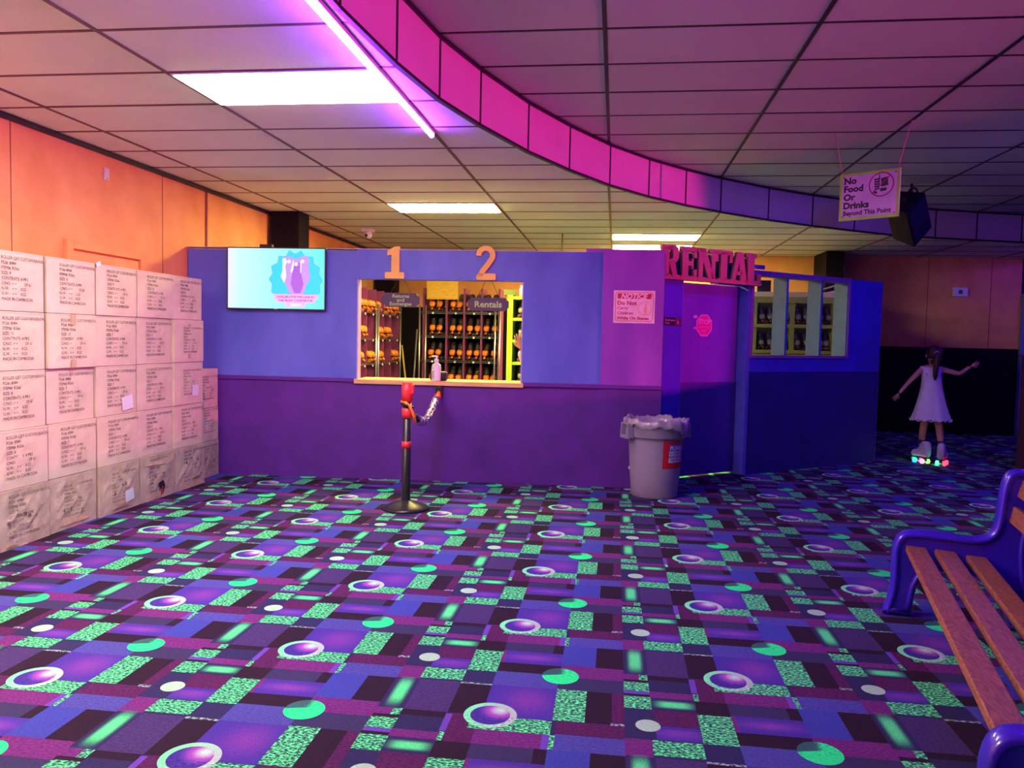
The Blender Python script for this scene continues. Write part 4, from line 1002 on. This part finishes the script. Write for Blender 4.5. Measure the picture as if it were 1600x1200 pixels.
def bent_text(lines, m_, nm):
    mb = MB()
    for s_, size, z, bold in lines:
        vs, fs = text_data(s_, size, 'CENTER', bold, 0., 1.)
        mb.add(on_can(None, 0, 0, [(.14+v[0]*.92, z+v[1]) for v in vs], .2415+.0025), fs)
    mb.build(nm, m_, stk)
bent_text([('PLEASE', .052, .441, .0015)], PAPER, 'header_lettering')
bent_text([('NO FOOD OR', .030, .401, .0006), ('DRINK BEYOND', .030, .371, .0006), ('THIS POINT', .030, .341, .0006)], mat('navy_ink', (.03,.03,.12), .6), 'lettering')
MB().box(BXc-.235, BXc-.215, BYc-.03, BYc-.015, .235, .26).build('tag', PAPER, bn)

# ================================================================== BENCH
th = math.radians(13.0)
BA = Vector((math.sin(th), math.cos(th), 0)); BB = Vector((math.cos(th), -math.sin(th), 0))
bo = Vector((1.478, 4.282, 0)); BF = (bo, BB, BA, Vector((0,0,1)))       # x across the bench, y along it (away from the camera)
be = thing('bench', tuple(bo-BA*1.1+BB*.25), 'bench with blue moulded ends and brown wooden slats', 'bench')
OUTL = [(-.066,0),(-.060,.035),(-.044,.09),(-.032,.18),(-.035,.30),(-.030,.37),(-.010,.42),(.030,.446),(.10,.450),(.20,.448),(.30,.443),(.355,.446),(.395,.462),(.418,.495),(.428,.56),(.434,.66),(.447,.745),(.468,.785),(.505,.800),(.56,.795),(.60,.765),(.612,.72),(.598,.62),(.575,.50),(.560,.40),(.575,.25),(.620,.08),(.635,0),(.50,0),(.485,.09),(.44,.19),(.36,.245),(.24,.255),(.14,.235),(.095,.18),(.080,.09),(.070,0)]
def smooth_poly(p, it=1):
    for _ in range(it):
        q = []
        for i in range(len(p)):
            a, b = p[i], p[(i+1) % len(p)]
            if a[1] == 0 and b[1] == 0: q += [a, b]; continue
            q += [(a[0]*.75+b[0]*.25, a[1]*.75+b[1]*.25), (a[0]*.25+b[0]*.75, a[1]*.25+b[1]*.75)]
        p = q
    return p
OS = smooth_poly(OUTL, 1)
for y0 in (-.01, -2.275):
    # moulded end: a web with a fat rounded rim
    n = len(OS); mb = MB(BF); vs = []; fs = []
    def inset(p, d):
        out = []
        for i in range(len(p)):
            a, b = Vector(p[i-1]), Vector(p[(i+1) % len(p)]); tt = (b-a)
            if tt.length < 1e-6: out.append(p[i]); continue
            tt.normalize(); out.append((p[i][0]+tt.y*d, p[i][1]-tt.x*d))
        return out
    HT = .048; rings = []
    for d, yy in ((.036,-.030),(.033,-.041),(.024,-HT),(.011,-HT*.86),(.003,-HT*.5),(0,0),(.003,HT*.5),(.011,HT*.86),(.024,HT),(.033,.041),(.036,.030)):
        rings.append([(q[0], yy+.03, max(0, q[1])) for q in inset(OS, d)])
    for rg in rings: vs += rg
    for i in range(len(rings)-1):
        for k in range(n): fs.append((i*n+k, i*n+(k+1) % n, (i+1)*n+(k+1) % n, (i+1)*n+k))
    mb.fr = (bo+BA*y0, BB, BA, Vector((0,0,1)))
    from mathutils.geometry import tessellate_polygon
    mb.add(vs, fs, True)
    for rg in (rings[0], rings[-1]):
        mb.add(rg, [tuple(q) for q in tessellate_polygon([[Vector((p_[0], p_[2], 0)) for p_ in rg]])])
    mb.build('bench_end', BENCHBLUE, be)
def slat(b0, z0, b1, z1, thick):
    """board whose top edge runs (b0,z0)-(b1,z1) across the bench"""
    d = Vector((b1-b0, z1-z0)).normalized(); nr = Vector((d.y, -d.x))*thick
    q = [(b0,z0),(b1,z1),(b1+nr.x,z1+nr.y),(b0+nr.x,z0+nr.y)]
    mb = MB(BF); N = 14; vs = []
    for k in range(N+1):
        y = -.0+(-2.21)*k/N
        for p in q: vs.append((p[0], y, p[1]))
    fs = [(i*4+k, i*4+(k+1) % 4, (i+1)*4+(k+1) % 4, (i+1)*4+k) for i in range(N) for k in range(4)]+[(0,1,2,3), tuple(N*4+k for k in (3,2,1,0))]
    mb.add(vs, fs)
    o = mb.build('slat', BENCHWOOD, be, bevel=.006)
    return o
slat(.030,.370,.124,.367,.034); slat(.163,.365,.258,.360,.034); slat(.303,.351,.395,.348,.034)
for b0, z0, b1, z1 in ((.480,.535,.496,.617),(.508,.664,.528,.748)): slat(b0, z0, b1, z1, .034)

# ================================================================== HANGING SIGN
SL, SR = Vector((1.817,7.258,ZU)), Vector((2.312,6.882,ZU))
su = (SR-SL).normalized(); sn = Vector((-su.y, su.x, 0)); HS = (Vector((SL.x, SL.y, 0)), su, sn, Vector((0,0,1)))
hs = thing('hanging_sign', tuple(SL+su*.3-Vector((0,0,.76))), 'hanging sign reading No Food Or Drinks Beyond This Point', 'sign')
X0, X1, Z0, Z1 = .062, .553, 2.45, 2.845
MB(HS).box(X0, X1, 0, .012, Z0, Z1).build('yellow_backing', mat('yellow_backing', (.40,.80,.08), .5), hs)
MB(HS).box(X0+.026, X1-.026, -.004, 0, Z0+.026, Z1-.022).build('panel', mat('lilac_panel', (.75,.42,.85), .5), hs)
SA = -.0048
mb = MB(HS)
for s_, size, z, sx in (('No', .074, 2.757, 1.12), ('Food', .074, 2.690, 1.12), ('Or', .074, 2.620, 1.12), ('Drinks', .074, 2.550, 1.12), ('Beyond This Point', .056, 2.492, 1.0)): mb.text(s_, size, X0+.036, z, SA, bold=.0034 if size > .06 else .0018, sx=sx*.95)
SIGNINK = mat('sign_ink', (.035,.012,.05), .6); mb.build('lettering', SIGNINK, hs)
cc = (X0+.345, 2.726); mb = MB(HS)
mb.flat([(cc[0]-.058,cc[1]+.05),(cc[0]-.012,cc[1]+.055),(cc[0]-.016,cc[1]-.04),(cc[0]-.052,cc[1]-.042)], SA)
mb.flat([(cc[0]-.005,cc[1]+.05),(cc[0]+.05,cc[1]+.058),(cc[0]+.055,cc[1]-.012),(cc[0]+.0,cc[1]-.02)], SA-.0002)
mb.flat([(cc[0]-.01,cc[1]-.032),(cc[0]+.045,cc[1]-.03),(cc[0]+.04,cc[1]-.055),(cc[0]-.005,cc[1]-.058)], SA)
mb.box(cc[0]-.022, cc[0]-.014, SA-.0004, SA, cc[1]+.04, cc[1]+.085).flat([(cc[0]-.062,cc[1]-.044),(cc[0]-.03,cc[1]-.06),(cc[0]-.034,cc[1]-.074),(cc[0]-.066,cc[1]-.066)], SA)
mb.build('food_pictogram', SIGNINK, hs)
mb = MB(HS)
for k in range(4): mb.box(cc[0]-.05, cc[0]-.02, SA-.0008, SA-.0006, cc[1]+.032-k*.02, cc[1]+.038-k*.02)
mb.build('cup_stripes', mat('lilac_panel', (1,1,1)), hs)
mb = MB(HS); mb.ring(cc, .092, .102, SA-.001); mb.stroke([(cc[0]-.068,cc[1]-.068),(cc[0]+.068,cc[1]+.068)], .009, SA-.0014, SA-.001); mb.build('prohibition_ring', mat('sign_red', (.45,.01,.06), .5), hs)
mb = MB(HS)
for x, z in ((X0+.034,Z1-.03),(X1-.034,Z1-.03),(X0+.034,Z0+.034),(X1-.034,Z0+.034)): mb.disc((x, z), .006, SA-.0005, 10)
mb.build('rivet', SIGNINK, hs)
STR = mat('pink_string', (.85,.20,.25), .6)
MB(HS).tube([(0,0,ZU-.004),(X0+.02,-.002,Z1-.005)], .0028, 6).build('string', STR, hs)
MB(HS).tube([((SR-SL).length,0,ZU-.004),(X1-.02,-.002,Z1-.005)], .0028, 6).tube([((SR-SL).length,0,ZU-.006),((SR-SL).length+.05,0,ZU-.02)], .0028, 6).build('string', STR, hs)

# ================================================================== LOUDSPEAKER
sp_ = thing('loudspeaker', (3.15, 9.55, 2.7), 'black loudspeaker hung from the ceiling behind the hanging sign', 'speaker')
SPC = Vector((3.20, 9.5, 2.83))
R3 = Matrix.Rotation(math.radians(25), 3, 'Z') @ Matrix.Rotation(math.radians(-46), 3, 'Y') @ Matrix.Rotation(math.radians(25), 3, 'X')
SPF = (SPC, R3 @ Vector((1,0,0)), R3 @ Vector((0,1,0)), R3 @ Vector((0,0,1)))
SPM = mat('speaker_cabinet', (.010,.008,.018), .6, .15, spec=.15)
MB(SPF).prism([(-.17,-.14),(.17,-.14),(.12,.16),(-.12,.16)], -.26, .26, 'xy').build('cabinet', SPM, sp_, bevel=.012)
MB(SPF).box(-.15, .15, -.150, -.141, -.24, .24).build('grille', mat('speaker_grille', (.015,.012,.025), .7), sp_)
MB().tube([SPC+Vector((.02,.02,.12)), Vector((3.24,9.55,ZU))], .016, 8).build('bracket', BLACKPLASTIC, sp_)
MB().tube([Vector((3.24+.05*math.cos(a),9.5,3.10+.06*math.sin(a))) for a in np.linspace(0,6.28,14)], .012, 6).tube([(3.05,9.5,3.08),(3.2,9.5,3.08)], .014, 6).build('clamp', BLACKPLASTIC, sp_)
MB(SPF).box(-.02,.02,-.02,.02,.26,.29).build('cable_plug', BLACKPLASTIC, sp_)

# ================================================================== SMALL FITTINGS
o_ = thing('thermostat', (5.44, BACK_Y, 2.2), 'white thermostat on the far red wall', 'thermostat')
MB().box(5.325, 5.555, BACK_Y-.03, BACK_Y, 2.21, 2.355).build('cover', PAPER, o_, bevel=.01)
MB().box(5.41, 5.47, BACK_Y-.033, BACK_Y-.029, 2.255, 2.315).build('display', mat('grey_display', (.12,.10,.16), .4), o_)
o_ = thing('wall_plate', (WALL_X, 6.08, 2.6), 'small grey plate high on the orange wall', 'wall plate')
MB().box(WALL_X, WALL_X+.014, 6.05, 6.115, 2.60, 2.70).build('plate', mat('grey_plate', (.62,.50,.55), .4), o_, bevel=.003)
mb = MB(); mb.tube([(WALL_X+.013,6.0825,2.612),(WALL_X+.017,6.0825,2.612)], .004, 8); mb.build('screw', BLACKPLASTIC, o_)
o_ = thing('security_camera', (-3.37, 10.6, ZL), 'small white security camera under the ceiling inside the booth', 'camera')
MB().box(-3.46, -3.30, 10.5, 10.62, ZL-.05, ZL-.002).build('mount', PAPER, o_, bevel=.006)
MB().ball((-3.36, 10.52, ZL-.09), .055).build('dome', mat('camera_white', (.8,.65,.8), .3), o_)
MB().ball((-3.375, 10.475, ZL-.105), .022).build('lens', BLACKPLASTIC, o_)

# ================================================================== PEOPLE
SKIN = mat('skin', (.60,.30,.20), .55, .06, 12.); HAIR = mat('dark_brown_hair', (.05,.022,.015), .45, .3, 40., .4, 120.)
WHITECLOTH = mat('white_cloth', (.78,.74,.78), .85, .05, 14., .15, 60.); DENIM = mat('dark_trousers', (.03,.03,.06), .8)
def skinned(name, J, E_, root, material, parent, sub=2):
    off = OFF[parent]; names = list(J)
    me = bpy.data.meshes.new(name); me.from_pydata([(J[k][0]-off.x, J[k][1]-off.y, J[k][2]-off.z) for k in names], [(names.index(a), names.index(b)) for a, b in E_], [])
    o = bpy.data.objects.new(name, me); COL.objects.link(o); o.parent = parent; OFF[o] = off
    o.modifiers.new('skin', 'SKIN')
    if not me.skin_vertices: bpy.context.view_layer.objects.active = o
    sv = me.skin_vertices[0].data if me.skin_vertices else None
    if sv is None:
        bm = bmesh.new(); bm.from_mesh(me); bm.verts.layers.skin.verify(); bm.to_mesh(me); bm.free(); sv = me.skin_vertices[0].data
    for i, k in enumerate(names):
        r = J[k][3]; sv[i].radius = (r, J[k][4] if len(J[k]) > 4 else r); sv[i].use_root = (k == root)
    s_ = o.modifiers.new('sub', 'SUBSURF'); s_.levels = sub; s_.render_levels = sub
    o.modifiers['skin'].use_smooth_shade = True
    me.materials.append(material)
    return o
def make_hand(parent, wrist, d, up, size, side):
    d = Vector(d).normalized(); up = Vector(up); lat = d.cross(up).normalized(); up = lat.cross(d).normalized()
    w_ = Vector(wrist); k = size; mb = MB()
    mb.tube([w_-d*.02*k, w_+d*.15*k, w_+d*.32*k, w_+d*.46*k], [.11*k, .16*k, .19*k, .16*k], 10)
    for i, (o_, ln) in enumerate(((-.15,.40),(-.05,.48),(.06,.45),(.155,.36))):
        b0 = w_+d*.40*k+lat*o_*k
        mb.tube([b0, b0+d*ln*.5*k+lat*o_*.2*k, b0+d*ln*k-up*.10*k+lat*o_*.35*k], [.055*k,.05*k,.036*k], 7)
    b0 = w_+d*.12*k+lat*-.12*k*side
    mb.tube([b0, b0+d*.16*k-lat*.16*k*side, b0+d*.34*k-lat*.22*k*side], [.065*k,.058*k,.04*k], 7)
    return mb.build('hand', SKIN, parent)

GX, GY = 3.74, 10.0
g = thing('person', (GX, GY, 0), 'child in a white dress skating away on glowing wheels, arms out', 'person')
J = dict(pelvis=(3.735,GY,.72,.085,.07), belly=(3.733,GY,.84,.078,.065), chest=(3.725,GY,1.0,.092,.07), upper=(3.715,GY,1.11,.085,.062), neck=(3.722,GY,1.185,.036), skull0=(3.735,GY+.005,1.245,.062,.065), skull=(3.738,GY+.005,1.315,.080,.086), skull1=(3.735,GY,1.385,.052,.056),
 shL=(3.615,GY,1.135,.040), elL=(3.468,GY-.02,.978,.028), wrL=(3.355,GY-.03,.835,.020),
 shR=(3.815,GY,1.135,.040), elR=(4.022,GY-.02,1.084,.028), wrR=(4.140,GY-.03,1.175,.020),
 hipL=(3.69,GY,.66,.068), knL=(3.682,GY+.05,.46,.046), cfL=(3.678,GY+.07,.36,.043), anL=(3.677,GY+.09,.20,.03),
 hipR=(3.785,GY,.66,.068), knR=(3.825,GY-.02,.46,.046), cfR=(3.838,GY-.03,.36,.043), anR=(3.853,GY-.04,.20,.03))
E_ = [('pelvis','belly'),('belly','chest'),('chest','upper'),('upper','neck'),('neck','skull0'),('skull0','skull'),('skull','skull1'),('upper','shL'),('shL','elL'),('elL','wrL'),('upper','shR'),('shR','elR'),('elR','wrR'),
      ('pelvis','hipL'),('hipL','knL'),('knL','cfL'),('cfL','anL'),('pelvis','hipR'),('hipR','knR'),('knR','cfR'),('cfR','anR')]
skinned('body', J, E_, 'pelvis', SKIN, g)
make_hand(g, (3.350,GY-.03,.828), (-.09,-.01,-.115), (0,-1,0), .11, 1)
make_hand(g, (4.147,GY-.03,1.180), (.10,-.01,.06), (0,-1,.3), .11, -1)
# dress
mb = MB(); n = 40; vs = []
prof = [(1.155,.128,.060,3.712),(1.13,.128,.078,3.714),(1.07,.110,.082,3.720),(1.0,.110,.084,3.724),(.92,.120,.090,3.728),(.82,.140,.105,3.733),(.72,.165,.125,3.738),(.62,.192,.150,3.742),(.555,.212,.170,3.744),(.530,.222,.178,3.745)]
for i, (z, hw, hd, cx) in enumerate(prof):
    for k in range(n):
        a = 2*math.pi*k/n; f = max(0, (i-4)/5)
        rr = 1+.06*f*math.sin(9*a+1)+.03*f*math.sin(17*a)
        zz = z+(.012*math.sin(9*a) if i >= 8 else 0)-(.03*abs(math.cos(a)) if i == 0 else 0)*-.3
        vs.append((cx+hw*rr*math.cos(a), GY+.015*f+hd*rr*math.sin(a), zz))
fs = [(i*n+k, i*n+(k+1) % n, (i+1)*n+(k+1) % n, (i+1)*n+k) for i in range(len(prof)-1) for k in range(n)]
dr = mb.add(vs, fs, True).build('dress', WHITECLOTH, g)
s_ = dr.modifiers.new('solid', 'SOLIDIFY'); s_.thickness = .004
mb = MB(); fr2 = []
for k in range(60):
    a = 2*math.pi*k/60; fr2.append((3.745+.224*(1+.05*math.sin(9*a+1))*math.cos(a), GY+.015+.181*(1+.05*math.sin(9*a+1))*math.sin(a), .528+.014*math.sin(18*a)))
mb.tube(fr2+fr2[:1], .008, 6, False); mb.build('ruffle', WHITECLOTH, dr)
# hair with a ponytail
mb = MB(); mb.ball((3.737, GY-.012, 1.322), (.088,.094,.092), 18, 12)
hr = mb.build('hair', HAIR, g)
mb = MB().tube([(3.735,GY-.09,1.33),(3.728,GY-.13,1.28),(3.722,GY-.125,1.20),(3.720,GY-.110,1.12),(3.722,GY-.105,1.04),(3.722,GY-.105,1.0)], [.024,.032,.034,.030,.022,.006], 12); mb.build('ponytail', HAIR, hr)
MB().tube([(3.735,GY-.088,1.325),(3.733,GY-.102,1.315)], .030, 12).build('hair_tie', mat('lilac_tie', (.45,.2,.5), .6), hr)
for s_ in (-1, 1):
    MB().ball((3.737+s_*.084, GY+.01, 1.29), (.010,.018,.024), 10, 6).build('ear', SKIN, g)
    MB().ball((3.737+s_*.030, GY+.082, 1.302), (.012,.008,.008), 10, 6).build('eye', mat('eye_white', (.7,.7,.7), .3), g)
MB().ball((3.737, GY+.096, 1.275), (.011,.014,.018), 10, 6).build('nose', SKIN, g)
MB().ball((3.737, GY+.080, 1.243), (.022,.008,.007), 10, 6).build('mouth', mat('lip', (.5,.15,.13), .5), g)
for x, y in ((3.677,GY+.09),(3.853,GY-.04)): MB().tube([(x,y,.235),(x,y,.285)], [.042,.044], 14).build('sock', mat('dark_sock', (.05,.03,.06), .8), g)
# her light-up skates
WHITELEATHER = mat('white_leather', (.75,.72,.80), .4)
for nm, x, y, rz, cols in (('left', 3.677, GY+.07, math.pi+.35, ((.02,1,.55),(1,.08,.35),(1,.25,.45),(.2,1,.1))), ('right', 3.862, GY-.06, math.pi-.55, ((.02,1,.25),(1,.04,.12),(.1,1,.4),(1,.05,.1)))):
    t = make_skate(WHITELEATHER, WHITELEATHER, PAPER, LACE, 'light_up_skate')
    t.location = (x, y, 0); t.rotation_euler = (0, 0, rz); t.scale = (.95,)*3
    tag(t, 'white light-up roller skate on the child\'s %s foot' % nm, 'skate', 'light-up skates')
    ws = [c for c in t.children if c.name.startswith('wheel')]
    for c, colr in zip(ws, cols):
        c.data = c.data.copy(); c.data.materials[0] = emat('wheel_glow_%d' % (hash(colr) % 9999), colr, 3.)

# clerk behind the wall; only the raised forearm shows past the opening
c = thing('person', (-.58, 7.98, 0), 'clerk in a white sleeve behind the right edge of the opening', 'person')
Y_ = 7.98
J = dict(pelvis=(-.56,Y_,.95,.13,.10), belly=(-.56,Y_,1.08,.12,.09), chest=(-.56,Y_,1.25,.14,.10), upper=(-.56,Y_,1.40,.12,.085), neck=(-.56,Y_,1.50,.055), skull0=(-.56,Y_-.01,1.57,.075,.08), skull=(-.56,Y_-.01,1.65,.085,.095), skull1=(-.56,Y_,1.73,.06,.065),
 shL=(-.74,Y_,1.40,.058), elL=(-.875,Y_-.08,1.10,.046), faL=(-.905,Y_-.11,1.19,.042), wrL=(-.930,Y_-.13,1.285,.030), shR=(-.38,Y_,1.40,.058), elR=(-.31,Y_,1.12,.045), wrR=(-.29,Y_-.12,.90,.03),
 hipL=(-.65,Y_,.88,.095), knL=(-.65,Y_,.50,.062), anL=(-.65,Y_,.09,.045), ftL=(-.65,Y_-.13,.045,.04), hipR=(-.47,Y_,.88,.095), knR=(-.47,Y_,.50,.062), anR=(-.47,Y_,.09,.045), ftR=(-.47,Y_-.13,.045,.04))
E2 = [('pelvis','belly'),('belly','chest'),('chest','upper'),('upper','neck'),('neck','skull0'),('skull0','skull'),('skull','skull1'),('upper','shL'),('shL','elL'),('elL','faL'),('faL','wrL'),('upper','shR'),('shR','elR'),('elR','wrR'),('pelvis','hipL'),('hipL','knL'),('knL','anL'),('anL','ftL'),('pelvis','hipR'),('hipR','knR'),('knR','anR'),('anR','ftR')]
skinned('body', J, E2, 'pelvis', SKIN, c)
def grow(J, ks, d): return {k: (*J[k][:3], J[k][3]+d, (J[k][4] if len(J[k]) > 4 else J[k][3])+d) for k in ks}
sk = ('pelvis','belly','chest','upper','shL','elL','faL','wrL','shR','elR'); skinned('shirt', grow(J, sk, .016), [e for e in E2 if e[0] in sk and e[1] in sk], 'pelvis', WHITECLOTH, c)
sk = ('pelvis','hipL','knL','anL','hipR','knR','anR'); skinned('trousers', grow(J, sk, .018), [e for e in E2 if e[0] in sk and e[1] in sk], 'pelvis', DENIM, c)
make_hand(c, (-.932,Y_-.132,1.29), (-.03,-.02,.12), (0,-1,0), .17, 1); make_hand(c, (-.29,Y_-.125,.895), (0,-.05,-.12), (1,0,0), .17, -1)
hh = MB().ball((-.56, Y_+.015, 1.675), (.097,.105,.098), 16, 10).build('hair', HAIR, c)
for s_ in (-1, 1):
    MB().ball((-.56+s_*.092, Y_-.005, 1.63), (.012,.02,.03), 10, 6).build('ear', SKIN, c); MB().ball((-.56+s_*.033, Y_-.10, 1.64), (.014,.008,.009), 10, 6).build('eye', mat('eye_white', (.7,.7,.7)), c)
MB().ball((-.56, Y_-.112, 1.605), (.014,.018,.022), 10, 6).build('nose', SKIN, c); MB().ball((-.56, Y_-.09, 1.565), (.026,.01,.008), 10, 6).build('mouth', mat('lip', (.5,.15,.13)), c)

# prototypes whose every place is taken by a copy would be left over: none here
